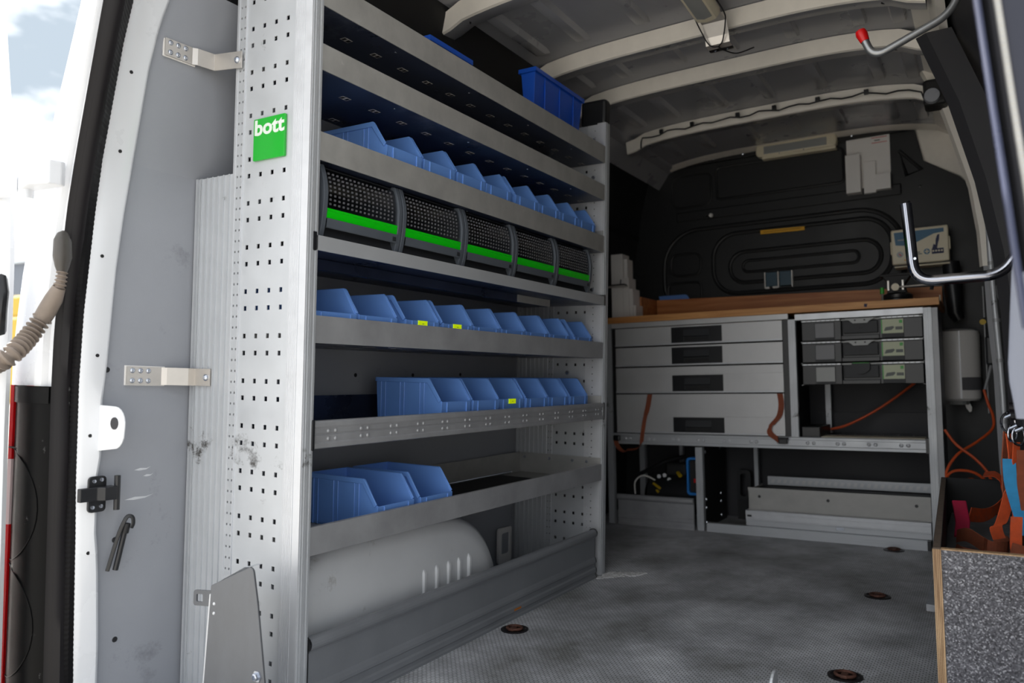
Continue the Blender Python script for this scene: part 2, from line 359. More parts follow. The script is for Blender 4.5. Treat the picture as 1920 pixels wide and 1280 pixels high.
# roof bows: hat profile, skylight on the rear face put into its paler paint
n = 2
for yb in (.80, 1.37, 1.76, 2.34):
    g = G(); rows = []; rows2 = []
    xx = [-.22 + 1.36 * i / 28 for i in range(29)]
    for x in xx:
        z = rz(x); e = .012 if x < -.17 or x > 1.09 else 0
        z -= e
        rows.append([(x, yb - .016, z - .002), (x, yb - .013, z - .012), (x, yb - .004, z - .055), (x, yb + .005, z - .058)])
        rows2.append([(x, yb + .005, z - .058), (x, yb + .062, z - .054), (x, yb + .070, z - .048), (x, yb + .075, z - .002)])
    g.rows(rows); o = struct(g, 'trim_%d' % n, roof_bow, 'v', smooth=True); n += 1
    g = G(); g.rows(rows2); g.done('bow_flange', roof_skin, o, smooth=True)
    for j, x in enumerate([-.12, -.06, .02, .1, .2, .3, .42, .5, .62, .72, .84, .95, 1.03]):
        if abs(x - .53) < .07 and yb == 1.37: continue
        z = rz(x) - .055
        g = G(); g.cyl((x, yb + .03, z - .0006), (x, yb + .03, z + .004), .006 if j % 3 else .011, 10); g.done('punched_hole', blackm, o)
g = G(); g.rows([[(x, 2.90, rz(x) - .001), (x, 2.955, rz(x) - .014), (x, 2.965, rz(x) - .013)] for x in xx]); struct(g, 'trim_%d' % n, roof_bow, 'v', smooth=True); n += 1
# side roof rail pieces right/left (painted)
g = G()
for y0, y1 in ((-.2, 3.0),):
    g.rows([[(x, y0, z), (x, y1, z)] for x, z in ((-.30, 1.80), (-.24, 1.885), (-.20, 1.90), (-.17, 1.925))])
struct(g, 'trim_%d' % n, roof_skin, 'v'); n += 1
g = G(); g.rows([[(x, -.2, z), (x, 3.0, z)] for x, z in ((1.08, 1.90), (1.14, 1.86), (1.165, 1.80), (1.19, 1.78))]); struct(g, 'trim_%d' % n, roof_bow, 'v'); n += 1

# bulkhead with pressed rings
bh = struct(G().prism([(-.58, -.02), (1.46, -.02), (1.46, 1.30), (1.30, 1.50), (1.176, 1.652), (1.03, 1.75), (1.0, 1.90), (.963, 1.935), (-.22, 1.955), (-.58, 1.90)], 'y', YB, YB + .02), 'wall_back', black_pl, 'v')
struct(G().box(-.60, 1.5, YB + .02, YB + .05, -.1, 2.1), 'wall_back_frame', roof_bow, 'v')
def ring(pts, r=.011, y=YB, m=black_pl, name='pressed_ring'):
    P = [Vector((x, y - .001, z)) for x, z in pts]; P.append(P[0]); P.append(P[1])
    g = G().tube(P, r, 8, False); return g.done(name, m, bh, smooth=True)
ring(rrect(-.28, .93, 1.06, 1.55, .20, 8), .012)
ring(rrect(.0, .88, 1.18, 1.505, .13, 8), .012)
ring(rrect(.09, .83, 1.235, 1.40, .08, 6), .011)
ring(rrect(.16, .73, 1.29, 1.35, .028, 5), .008)
ring(rrect(.03, .675, 1.70, 1.875, .02, 3), .007)
ring(rrect(-.22, .0, 1.68, 1.86, .04, 3), .007)
ring([(.927, 1.815), (1.02, 1.708), (.955, 1.69)], .009)
ring(rrect(-.26, -.07, 1.14, 1.26, .03, 3), .007); ring(rrect(-.24, -.07, 1.30, 1.42, .04, 3), .007)
for i in range(15):
    g = G(); x = -.18 + i * .085; g.lathe([(.001, -.004), (.006, -.003), (.007, 0)], (x, YB, 1.625 + .004 * math.sin(i)), 'y', 10); g.done('clip_stud', blackg, bh)
g = G().box(-.2, .93, YB - .012, YB, 1.60, 1.655); g.done('cross_channel', black_pl, bh, bevel=.008)
g = G().box(-.22, .98, YB - .02, YB + .01, 1.905, 1.95); g.done('upper_flange', blackm, bh, bevel=.004)
for x in (-.15, .02, .18, .33, .72, .9):
    g = G().lathe([(.001, -.026), (.007, -.024), (.008, -.02)], (x, YB, 1.925), 'y', 10); g.done('flange_bolt', zinc, bh)

# left rear pillar: lofted strips (world frame)
A = [(-.300, -.12, 1.72), (-.312, -.132, 1.556), (-.321, -.147, 1.498), (-.332, -.155, 1.428), (-.336, -.159, 1.399), (-.367, -.169, 1.196), (-.368, -.185, 1.076), (-.369, -.198, .951), (-.37, -.206, .812), (-.37, -.211, .728), (-.37, -.217, .683), (-.371, -.214, .559), (-.371, -.221, .518), (-.371, -.22, .392), (-.372, -.213, .335), (-.372, -.206, .161), (-.373, -.205, .078), (-.373, -.205, -.05)]
B = [(-.305, -.19, 1.72), (-.328, -.203, 1.53), (-.343, -.213, 1.434), (-.38, -.228, 1.184), (-.381, -.239, 1.067), (-.381, -.255, .855), (-.382, -.259, .706), (-.383, -.257, .495), (-.383, -.254, .397), (-.384, -.249, .162), (-.385, -.246, .089), (-.386, -.246, -.05)]
Cc = [(-.20, -.265, 1.72), (-.261, -.265, 1.487), (-.296, -.265, 1.366), (-.347, -.265, 1.17), (-.371, -.265, 1.061), (-.398, -.265, .861), (-.404, -.265, .683), (-.400, -.265, .572), (-.400, -.265, .396), (-.387, -.265, .095), (-.382, -.265, -.05)]
D = [(-.22, -.28, 1.72), (-.283, -.28, 1.486), (-.366, -.28, 1.169), (-.39, -.28, 1.06), (-.408, -.28, .913), (-.421, -.28, .809), (-.423, -.28, .683), (-.416, -.28, .397), (-.411, -.28, .094), (-.405, -.28, -.05)]
E = [(-.30, -.3, 1.72), (-.362, -.3, 1.497), (-.456, -.3, 1.261), (-.466, -.3, 1.205), (-.516, -.3, 1.068), (-.553, -.3, .949), (-.574, -.3, .826), (-.582, -.3, .765), (-.582, -.3, .700)]
def at(tab, z):
    t = sorted(tab, key=lambda p: p[2])
    if z <= t[0][2]: return Vector((t[0][0], t[0][1], z))
    for a, b in zip(t, t[1:]):
        if z <= b[2]:
            k = (z - a[2]) / max(1e-6, b[2] - a[2]); return Vector(a) * (1 - k) + Vector(b) * k
    return Vector(t[-1])
def zr(a, b, n): return [a + (b - a) * i / n for i in range(n + 1)]
Z = zr(-.05, 1.72, 44)
g = G(); rows = []
for z in Z:
    a = at(A, z); b = at(B, z); c = at(Cc, z)
    rows.append([a + Vector((-.02, .012, 0)), a, a + Vector((.003, -.006, 0)), a * .3 + b * .7 + Vector((.004, -.004, 0)), b + Vector((.003, .0, 0)), b + Vector((-.005, -.008, 0)), b + Vector((-.03, .0, 0))])
pil = struct(g.rows(rows), 'trim_%d' % n, pillar_p, smooth=True); n += 1
for p in [(-.339, -.196, 1.378), (-.365, -.2, 1.208), (-.369, -.228, .977), (-.37, -.231, .766), (-.37, -.239, .598), (-.372, -.234, .354)]:
    z = p[2]; a = at(A, z); b = at(B, z)
    xx = (a.x * .3 + b.x * .7) + .004 if abs(p[1] - b.y) < abs(p[1] - a.y) else a.x + .004
    k = (p[1] - a.y) / (b.y - a.y); xx = a.x + (b.x - a.x) * k + .0045
    G().cyl((xx - .003, p[1], z), (xx + .0012, p[1], z), .0038, 10).done('screw_hole', blackm, pil)
# rounded ear with a hole at the pillar
g = G(); pts = [(-.372, .565), (-.372, .662)] + arc(-.312, .625, .036, 90, -10, 6) + arc(-.315, .61, .038, -20, -70, 3); g.prism(pts, 'y', -.224, -.221)
ear = g.done('pillar_ear', pillar_p, pil, bevel=.001)
G().cyl((-.3105, -.226, .626), (-.3105, -.2235, .626), .0125, 20).done('ear_hole', lining_d, ear)
# ribbed seal B..C and rubber tube C..D, flange D..E
g = G(); rows = []
for i, z in enumerate(zr(-.05, 1.72, 340)):
    b = at(B, z); c = at(Cc, z); r = .0012 if i % 2 else 0
    bb = b + Vector((.001, -.002 - r, 0)); cc = c + Vector((.002, -.004 - r, 0))
    rows.append([b + Vector((-.01, .004, 0)), bb, bb * .6 + cc * .4 + Vector((.002, -.003, 0)), cc])
g.rows(rows); sl = struct(g, 'trim_%d' % n, rubber2); n += 1
g = G(); rows = []
for z in Z:
    c = at(Cc, z); d = at(D, z); m_ = (c + d) / 2
    rows.append([c + Vector((.002, .0, 0)), c + Vector((.004, -.012, 0)), c * .75 + d * .25 + Vector((.002, -.02, 0)), c * .6 + d * .4 + Vector((0, -.012, 0)), m_ + Vector((0, -.012, 0)), m_ * .5 + d * .5 + Vector((0, -.022, 0)), d + Vector((0, -.014, 0)), d + Vector((-.003, .0, 0)), d + Vector((-.003, .03, 0))])
g.rows(rows); g.done('rubber_tube_seal', rubber, sl, smooth=True)
# white outer body between seal and corner, above the lamp
g = G(); rows = []
for z in zr(.70, 1.72, 30):
    d = at(D, z); e = at(E, z); w = d - e
    rows.append([d + Vector((.0, -.004, 0)), e + w * .82 + Vector((0, -.004, 0)), e + w * .78 + Vector((0, -.014, 0)), e + w * .66 + Vector((0, -.016, 0)), e + w * .62 + Vector((0, -.006, 0)), e + w * .30 + Vector((0, -.004, 0)), e + w * .06 + Vector((0, 0, 0)), e + Vector((0, .004, 0)), e + Vector((-.012, .03, 0)), e + Vector((-.02, .3, 0)), Vector((-.62, 1.2, z)), Vector((-.62, 3.2, z))])
body = struct(g.rows(rows), 'wall_outer', white_p, smooth=True)
rows = []
for z in zr(-.35, .70, 10):
    d = at(D, z); rows.append([(-.60, -.10, z), (-.602, .3, z), (-.602, 3.2, z)])
G().rows(rows).done('side_panel', white_p, body)
G().rows([[(at(D, z) + Vector((.02, .05, 0))), Vector((-.60, -.10, z))] for z in zr(-.35, .72, 6)]).done('lamp_recess', blackm, body)
for z in (1.46, 1.38, 1.30, 1.235, 1.18, 1.12, 1.06):
    d = at(D, z); e = at(E, z); p = e + (d - e) * .60 + Vector((0, -.016, 0)); G().lathe([(.0005, -.003), (.0025, -.002), (.003, .002)], tuple(p), 'y', 8).done('spot_weld', white_p, body)
# bumper ledge under the opening
struct(G().box(-.70, 1.6, -.50, -.30, -.30, -.06), 'trim_%d' % n, blackg, bevel=.01); n += 1

# right rear pillar seen edge-on beside the camera
RP = [(1.72, 1.148), (1.5, 1.178), (1.155, 1.214), (1.036, 1.228), (.955, 1.238), (.876, 1.247), (.80, 1.256), (.55, 1.268), (.2, 1.27), (-.05, 1.27)]
def rpx(z): return lerp_tab(sorted(RP), z)
g = G(); rows = []
for z in zr(.80, 1.75, 24):
    x = rpx(z); rows.append([(x + .009, -.17, z), (x + .002, -.188, z), (x, -.195, z), (x + .001, -.201, z), (x + .004, -.203, z), (x + .007, -.2, z), (x + .009, -.17, z)])
g.rows(rows); rs = struct(g, 'trim_%d' % n, seal_bl, smooth=True); n += 1
g = G(); g.rows([[(rpx(z) + .006, -.12, z), (rpx(z) + .009, -.185, z), (rpx(z) + .014, -.19, z)] for z in zr(.86, 1.75, 20)]); g.done('seal_gap', blackm, rs)
g = G(); g.rows([[(rpx(z) + .0135, -.15, z), (rpx(z) + .014, -.19, z), (rpx(z) + .0185, -.195, z)] for z in zr(.86, 1.75, 20)]); g.done('grey_inner_flange', lining_d, rs)
g = G(); g.rows([[(rpx(z) + .0185, -.195, z), (rpx(z) + .0195, -.198 - (.0012 if i % 2 else 0), z), (rpx(z) + .0245, -.198 - (.0012 if i % 2 else 0), z), (rpx(z) + .0255, -.195, z)] for i, z in enumerate(zr(.90, 1.75, 240))]); g.done('ribbed_white_edge', alu_dull, rs)
g = G(); g.rows([[(rpx(z) + .0255, -.195, z), (rpx(z) + .05, -.2, z), (rpx(z) + .3, -.2, z)] for z in zr(.93, 1.75, 24)]); g.done('dark_door_trim', mat('dark_navy_trim', rgb(30, 33, 48), .5), rs)
# lower white pillar on the right, set deeper, shade put into its colour
g = G(); rows = []
for z in zr(.69, .96, 10):
    x = lerp_tab([(.4, 1.266), (.60, 1.264), (.694, 1.260), (.756, 1.250), (.835, 1.253), (.913, 1.256), (.96, 1.262)], z)
    rows.append([(x + .02, .30, z), (x + .003, .215, z), (x, .20, z), (x + .006, .195, z), (x + .03, .19, z), (x + .14, .17, z)])
struct(g.rows(rows), 'trim_%d' % n, mat('shaded_white_pillar_paint', rgb(142, 147, 162), .4), smooth=True); n += 1
# slim painted posts further in on the right wall
g = G(); g.rows([[(1.262 + d, 2.0, z) if False else (x + dx, y, z) for dx, y in ((0, 2.42), (0, 2.40), (.018, 2.395), (.022, 2.42))] for x, z in ((1.285, .0), (1.272, .39), (1.268, .72), (1.256, .93), (1.252, 1.14), (1.245, 1.3))])
struct(g, 'trim_%d' % n, roof_skin, 'v', smooth=True); n += 1
g = G(); g.rows([[(x, 2.2, z), (x + .01, 2.17, z), (x + .06, 2.17, z), (x + .09, 2.2, z)] for x, z in ((1.24, 1.12), (1.235, 1.25), (1.215, 1.42), (1.165, 1.62), (1.13, 1.75), (1.07, 1.90))])
struct(g, 'trim_%d' % n, roof_bow, 'v', smooth=True); n += 1
g = G(); g.rows([[(x, 1.55, z), (x + .03, 1.52, z), (x + .10, 1.52, z)] for x, z in ((1.30, .55), (1.29, .9), (1.275, 1.08), (1.24, 1.3), (1.18, 1.55), (1.10, 1.78))])
struct(g, 'trim_%d' % n, lining_d, 'v'); n += 1

# open rear door and hinge at the far left
dr = struct(G().rows([[(x, -.355, z), (x + .004, -.345, z), (x, -.335, z), (-1.25, -.335, z), (-1.25, -.385, z), (x - .05, -.385, z)] for x, z in ((-.49, -.35), (-.495, .11), (-.501, .404), (-.506, .617), (-.506, .78), (-.509, .944), (-.522, 1.117), (-.545, 1.282), (-.592, 1.52), (-.64, 1.75))], True, True), 'door_1', white_p, smooth=True)
G().tube([(-.47, -.38, .915), (-.425, -.398, .912), (-.412, -.40, .885), (-.416, -.40, .85), (-.46, -.38, .81)], .011, 8).done('door_handle', blackg, dr, smooth=True)
# ================================================================== RACK
rack = thing('shelving_rack', (-.17, .74, 0), 'tall aluminium shelving rack with perforated end panels along the left wall', 'shelving')
# end panels: sheet with real square holes
def perforated(y, z0, z1, x0, x1, cols, rows_, hw, hh, th=.002):
    # sheet in plane y with rectangular holes, front and back skins
    def cuts(lo, hi, cs, h):
        out = [(lo, False)]
        for c in sorted(cs):
            if lo < c - h and c + h < hi: out += [(c - h, True), (c + h, False)]
        return out + [(hi, None)]
    cx = cuts(x0, x1, cols, hw); cz = cuts(z0, z1, rows_, hh); g = G()
    for yy in (y, y + th):
        for i in range(len(cx) - 1):
            for j in range(len(cz) - 1):
                if cx[i][1] and cz[j][1]: continue
                g.add([(cx[i][0], yy, cz[j][0]), (cx[i + 1][0], yy, cz[j][0]), (cx[i + 1][0], yy, cz[j + 1][0]), (cx[i][0], yy, cz[j + 1][0])], [(0, 1, 2, 3)])
    for i in range(len(cx) - 1):
        for j in range(len(cz) - 1):
            if cx[i][1] and cz[j][1]:
                a, b, c, d = cx[i][0], cx[i + 1][0], cz[j][0], cz[j + 1][0]
                for q in (((a, c), (b, c)), ((b, c), (b, d)), ((b, d), (a, d)), ((a, d), (a, c))):
                    g.add([(q[0][0], y, q[0][1]), (q[1][0], y, q[1][1]), (q[1][0], y + th, q[1][1]), (q[0][0], y + th, q[0][1])], [(0, 1, 2, 3)])
    return g
cols = [-.0794 - .0382 * k for k in range(4)]
def holes_z(z0):
    out = []
    for k in range(-1, 17): out += [z0 - k * .1, z0 - k * .1 - .038]
    return out
for nm, y, z0, top in (('end_panel', 0, 1.5161, 1.75), ('end_panel', L - .002, 1.5161 - .0024, 1.69)):
    g = perforated(y, .0, top, -.214, -.052, cols, holes_z(z0), .0046, .0052)
    g.done(nm, alu_scuff, rack)
    g = perforated(y - (.002 if y < 1 else 0), .0, top, -.2465, -.214, [-.2195, -.2315], [1.597 - .02455 * k for k in range(70)], .0021, .0024, .0035)
    st = g.done('punched_strip', alu, rack)
    for xx in (-.2142, -.2385):
        G().box(xx - .0008, xx + .0008, y - .0035, y, 0, top).done('strip_rib', alu_br, st)
    # deep lower extension of ribbed extrusion
    g = G(); x = -.3745; px_ = [x]
    while x < -.2465:
        g.box(x, min(x + .0185, -.2465), y - .0005, y + .004, 0, 1.19); g.box(x - .001, x + .0012, y - .0045, y, 0, 1.19); x += .0195
    g.box(-.3745, -.368, y - .006, y + .006, 0, 1.19); g.box(-.362, -.358, y - .004, y + .004, 0, 1.19)
    g.done('ribbed_extension_profile', alu, rack)
    # face profile toward the aisle
    s = -1 if y > 1 else 1
    yy = y if y < 1 else L
    g = G()
    if y < 1:
        g.box(-.052, .0, yy - .004, yy + .010, 0, top)
        for q in [(-.050), (-.0455), (-.041), (-.0365), (-.032), (-.0275)]: g.box(q, q + .001, yy - .0048, yy - .004, 0, top)
        g.box(-.022, -.0205, yy - .0052, yy - .004, 0, top)
        g.done('upright_profile', alu_br, rack, bevel=.001)
        g = G(); g.box(-.0015, .001, yy, yy + .0276, 0, top)
        for q in (.006, .011, .0205): g.box(.001, .0022, yy + q, yy + q + .0035, 0, top)
        g.box(-.03, 0, yy + .022, yy + .0276, 0, top)
        g.done('grooved_side_profile', alu, rack)
    else:
        g = perforated(L - .004, 0, 1.69, -.075, -.034, [-.0448, -.0595], [1.69 - .0235 - .025 * k for k in range(66)], .002, .002)
        g.box(-.034, -.008, L - .006, L + .004, 0, 1.694)
        g.done('upright_profile', alu_br, rack)
        g = G(); g.box(-.008, .001, L - .006, L + .03, 0, 1.694); g.box(.001, .002, L + .004, L + .008, 0, 1.694); g.done('grooved_side_profile', alu, rack)
        G().box(-.11, -.004, L + .0, L + .05, 1.69, 1.79).done('black_end_cap', blackg, rack, bevel=.012)
# trays
def tray(zt, zb, floor_z, hole=True, back=.05, m=alu_dull):
    g = G(); XB = -.25 if zb > 1.15 else -.35
    g.box(-.0025, .0, .0276, L - .004, zb, zt)                     # front lip
    g.box(-.012, -.0025, .0276, L - .004, zt - .0018, zt)          # turned-in edge
    o = g.done('shelf_tray', m, rack, bevel=.0006)
    g = G(); g.box(XB, -.0025, .0276, L - .008, zb, zb + .002)
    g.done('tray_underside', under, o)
    g = G(); g.box(XB, -.004, .0276, L - .008, zb + .003, floor_z - .0005)
    g.box(XB - .002, XB + .001, .0276, L - .008, zb, floor_z + back); g.box(XB, -.004, L - .011, L - .008, zb, floor_z + back); g.box(XB, -.004, .0276, .030, zb, floor_z + back * .6)
    g.done('tray_floor', alu_dull, o)
    if hole:
        g = G()
        for i in range(14):
            y = .08 + i * .105
            for x in (-.085, -.225):
                for d in (-.007, .007): g.box(x - .006 + d * 0, x + .006, y + d - .0042, y + d + .0042, zb - .0006, zb + .0005)
        g.done('mounting_slots', blackm, o, kind='stuff'); g2 = G()
        for i in range(14):
            for x in (-.085, -.225):
                y = .08 + i * .105; g2.box(x - .0085, x + .0085, y - .0135, y + .0135, zb - .0003, zb + .0004)
        g2.done('slot_burrs', scuff, o, kind='stuff')
    for y in (.05, .3, .62, .95, 1.25):
        G().lathe([(.0004, -.0013), (.0028, -.001), (.0035, 0)], (-.028, y, zb), 'z', 8).done('rivet', zinc, o)
    return o
tray(1.6011, 1.5371, 1.545); tray(1.4531, 1.3948, 1.402); tray(1.2597, 1.1973, 1.2305, True)
tray(.8603, .8006, .809, True, .05, alu_dark); t7 = tray(.4079, .348, .355, False, .075, alu_dark)
# tray with the flip bins: flat rail
g = G(); g.box(-.003, .001, .022, L + .002, 1.0007, 1.0335); g.box(-.02, -.003, .022, L, 1.031, 1.0335)
o = g.done('front_rail', alu, rack, bevel=.0008)
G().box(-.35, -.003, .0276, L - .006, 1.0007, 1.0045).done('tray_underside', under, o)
G().box(-.35, -.003, .0276, L - .006, 1.006, 1.0325).done('tray_floor', flipd, o)
for y in (.012, L - .006): G().box(-.03, .003, y, y + .012, .9985, 1.04).done('rail_end_cap', blackg, o, bevel=.002)
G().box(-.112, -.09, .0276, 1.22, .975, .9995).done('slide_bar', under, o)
G().box(-.0895, -.0885, 1.0, 1.22, .975, .9995).done('bright_bar_end', alu_dull, o)
# heavy embossed rail (sixth level)
g = G(); zt, zb = .6333, .5739
g.rows([[(x, .030, z), (x, L + .002, z)] for x, z in ((-.02, zt), (.0, zt), (.003, zt - .004), (.003, zt - .012), (.0, zt - .016), (.0, zt - .026), (-.002, zt - .028), (-.002, zt - .030), (.0, zt - .032), (.0, zb + .014), (.003, zb + .011), (.003, zb + .002), (0, zb), (-.02, zb))])
o = g.done('embossed_rail', alu_dark, rack)
for i in range(14):
    for d in (-.011, .011):
        y = .085 + i * .1035 + d
        if y > L - .02: continue
        for dz in (.037, .026): G().lathe([(.0005, .003), (.003, .0026), (.0045, .001), (.005, -.001)], (0, y, zb + dz - .006 * (dz < .03)), 'x', 8).done('embossed_dimple', alu_dark, o, smooth=True)
for y in (.022, L - .002): G().box(-.03, .005, y, y + .009, zb - .003, zt + .003).done('rail_end_cap', blackg, o, bevel=.003)
G().box(-.35, -.003, .0276, L - .008, zb + .004, .598).done('tray_floor', alu_dull, o)
g = G(); g.box(-.345, -.342, .0276, .62, .6, .665); g.box(-.345, -.335, .0276, .62, .665, .672); g.done('dark_back_flange', under, o)
G().box(-.35, -.004, L - .012, L - .008, .6, .66).done('tray_side', alu_dull, o)
# bolts on the far upright
for z in (1.632, 1.488, .878, .652, .425, 1.06):
    g = G().lathe([(.0005, -.006), (.005, -.0055), (.0075, -.002), (.008, 0)], (-.05, L - .004, z), 'y', 12); g.done('mounting_bolt', zinc, rack, smooth=True)
for x, z in ((-.15, .745), (-.155, .66)): G().lathe([(.0005, -.007), (.006, -.006), (.009, -.002), (.009, 0)], (x, L - .004, z), 'y', 12).done('mounting_bolt', zinc, rack, smooth=True)
# bolts in the bottom tray corner
for x in (-.33, -.22, -.12, -.06): G().lathe([(.0005, -.004), (.004, -.0035), (.006, 0)], (x, L - .012, .413), 'y', 10).done('tray_bolt', zinc, t7)
G().tube([(-.335, .72, .362), (-.335, L - .1, .362)], .004, 8).done('hinge_rod', zinc, t7)
G().box(-.33, -.03, .58, 1.3, .3552, .358).done('rubber_mat', blackm, t7)
# kick profile at the floor
kk = thing('kick_board', (-.01, .74, 0), 'long grey extruded kick board with rounded top along the rack foot', 'panel')
pr = arc(-.0095, .1585, .0155, 180, -35, 10)
pr = [(-.018, .12)] + [(-.0245, .15)] + pr + [(-.001, .146), (-.003, .141), (-.003, .075), (.0, .070), (.003, .062), (.003, .055), (-.001, .051), (-.001, .038), (.004, .034), (.004, .022), (.001, .018), (.001, .010), (.005, .006), (.005, -.012), (-.018, -.012)]
G().rows([[(x, .036, z) for x, z in pr], [(x, L - .052, z) for x, z in pr]], True, True).done('profile', kickm, kk)
for y in (.030, L - .052):
    G().prism([(x * 1.12 - .0005, z + (.0025 if z > .15 else 0)) for x, z in pr], 'y', y, y + .006).done('end_cap', blackg, kk)
# small orange paint marks
G().box(.0038, .0044, .86, .90, .024, .030).done('paint_smear', mat('orange_paint', rgb(190, 110, 20), .6), kk)

# green square sign with raised letters
sg = thing('square_sign', (-.1235, -.004, 1.207), 'glossy green square sign with silver lettering on the perforated end panel', 'sign')
G().prism(rrect(-.1745, -.0735, 1.2075, 1.3015, .002, 2), 'y', -.0065, -.0005).done('plate', signg, sg, bevel=.0008)
def text_mesh(name, body_, size, m, parent, loc, rot, sx=1., ext=.0006, off=0., align='LEFT'):
    cu = bpy.data.curves.new(name, 'FONT'); cu.body = body_; cu.size = size; cu.extrude = ext; cu.offset = off; cu.align_x = align; cu.resolution_u = 4
    to = bpy.data.objects.new(name + '_tmp', cu); C.objects.link(to); dg = bpy.context.evaluated_depsgraph_get(); dg.update()
    me = bpy.data.meshes.new_from_object(to.evaluated_get(dg)); bpy.data.objects.remove(to)
    me.transform(Matrix.Diagonal((sx, 1, 1, 1))); me.materials.clear(); me.materials.append(m)
    o = bpy.data.objects.new(name, me); C.objects.link(o); o.parent = parent; LOC[o] = LOC[parent]; FRM[o] = FRM[parent]
    o.location = Vector(loc) - Vector(LOC[parent]); o.rotation_euler = rot; return o
text_mesh('lettering', 'bott', .0475, signw, sg, (-.1715, -.0066, 1.2645), (PI / 2, 0, 0), 1.17, .0006, .0014)

# ================================================================== BLUE BINS
BW, BD, BH, LIP = .143, .235, .125, .063
def make_bin(name, label, group, W_=BW, D_=BD, H_=BH, lip=LIP, m=blue, slope=.037):
    # x from 0 (open front) to -D; y from 0 to W; z from 0 to H
    t = thing(name, (0, 0, 0), label, 'storage bin', group); g = G(); th = .0028
    q = [(-.004, 0), (0, lip), (-.006, lip + .002), (-slope - .003, H_ - .006), (-slope - .008, H_), (-D_, H_), (-D_ + .008, 0)]
    for y0 in (.004, W_ - .004 - th): g.prism(q, 'y', y0, y0 + th)
    g.box(-D_ + .008, -.004, .004, W_ - .004, .002, .005)
    g.add([(-D_ + .008, y, 0) for y in (.004, W_ - .004)] + [(-D_, y, H_) for y in (W_ - .004, .004)] + [(-D_ + .011, y, 0) for y in (.004, W_ - .004)] + [(-D_ + .003, y, H_) for y in (W_ - .004, .004)],
          [(0, 1, 2, 3), (4, 5, 6, 7), (3, 2, 6, 7)])
    g.rows([[(-.004, .004, 0), (-.004, W_ - .004, 0)], [(0, .004, lip), (0, W_ - .004, lip)], [(-th, .004, lip), (-th, W_ - .004, lip)], [(-.007, .004, 0), (-.007, W_ - .004, 0)]])
    # vertical ribs on both flanks and on the front
    for xr in (-D_ + .016, -D_ + .032, -D_ + .085, -D_ + .100, -D_ + .155, -D_ + .170):
        if xr > -slope - .006: continue
        for y0 in (.0018, W_ - .0042): g.box(xr, xr + .004, y0, y0 + .0024, .0, H_ - .008)
    for yr in (.024, W_ - .028): g.box(-.002, .0022, yr, yr + .004, 0, lip - .002)
    g.done('body', m, t, bevel=.0008, seg=1)
    # rim flange that follows the slope
    g = G(); path = [(-D_ - .001, H_), (-slope - .009, H_), (-slope - .002, H_ - .007), (-.003, lip + .003)]
    for y0, y1 in ((.0, .0042), (W_ - .0042, W_)):
        g.prism([(x, z + .001) for x, z in path] + [(-.010, lip - .003), (-slope - .013, H_ - .012), (-D_ - .001, H_ - .011)], 'y', y0, y1)
    g.box(-D_ - .002, -D_ + .003, .0, W_, H_ - .011, H_ + .001)
    g.done('rim', m, t, bevel=.001, seg=1)
    return t
proto_bin = make_bin('open_front_bin', 'x', 'x'); index_children()
first = [True]
def place(proto, loc, label, group, rotz=0, fr='w'):
    if proto.get('_used') is None:
        proto['_used'] = 1; o = proto
        o.location = to_world(loc, fr); o.rotation_euler = (0, -TILT if fr == 'v' else 0, rotz); o['label'] = label
    else:
        o = dup(proto, loc, label, fr, rotz=rotz)
        if '_used' in o: del o['_used']
    o['group'] = group; return o
def add_label(o, y0):
    # neon label on the front wall of bin o (own mesh part)
    me = bpy.data.meshes.new('yellow_label'); x = .0024
    me.from_pydata([(x, y0, LIP - .014), (x, y0 + .036, LIP - .014), (x, y0 + .036, LIP + .0005), (x, y0, LIP + .0005), (x - .004, y0, LIP - .014), (x - .004, y0 + .036, LIP - .014), (x - .004, y0 + .036, LIP + .0005), (x - .004, y0, LIP + .0005)], [], [(0, 1, 2, 3), (4, 7, 6, 5), (0, 4, 5, 1), (3, 2, 6, 7), (0, 3, 7, 4), (1, 5, 6, 2)]); me.materials.append(yel)
    p = bpy.data.objects.new('yellow_label', me); C.objects.link(p); p.parent = o; p['label'] = 'neon yellow label on the front lip'
    me2 = bpy.data.meshes.new('print_line'); me2.from_pydata([(x + .0002, y0 + .014, LIP - .008), (x + .0002, y0 + .022, LIP - .008), (x + .0002, y0 + .022, LIP - .0065), (x + .0002, y0 + .014, LIP - .0065)], [], [(0, 1, 2, 3)]); me2.materials.append(greyl)
    p2 = bpy.data.objects.new('print_line', me2); C.objects.link(p2); p2.parent = p
ordn = ['first', 'second', 'third', 'fourth', 'fifth', 'sixth', 'seventh', 'eighth', 'ninth']
G3 = 'blue bins on the high shelf above the green-striped boxes'; G5 = 'blue bins on the middle shelf below the green-striped boxes'
G6 = 'blue bins behind the embossed rail'; G7 = 'blue bins on the lowest shelf'
Y3 = [.2595, .4055, .5545, .6975, .8625, 1.0055, 1.1485, 1.2915]
for i, y in enumerate(Y3):
    lb = 'open-front blue bin, %s from the near end above the green-striped boxes' % ordn[i]
    place(proto_bin, (-.016, y, 1.2310), lb, G3)
Y5 = [.033, .176, .346, .502, .647, .795, .940, 1.092, 1.275]
for i, y in enumerate(Y5):
    lb = 'open-front blue bin, %s from the near end below the green-striped boxes' % ordn[i]
    if i in (2, 3): lb = 'blue bin with neon yellow label, %s of the two labelled bins on the middle shelf' % ('nearer' if i == 2 else 'farther')
    o = place(proto_bin, (-.016, y, .8095), lb, G5)
    if i == 2: add_label(o, .050)
    if i == 3: add_label(o, .046)
Y6 = [(.513, 0), (.662, 0), (.810, -.03), (.960, 0), (1.105, 0), (1.262, 0)]
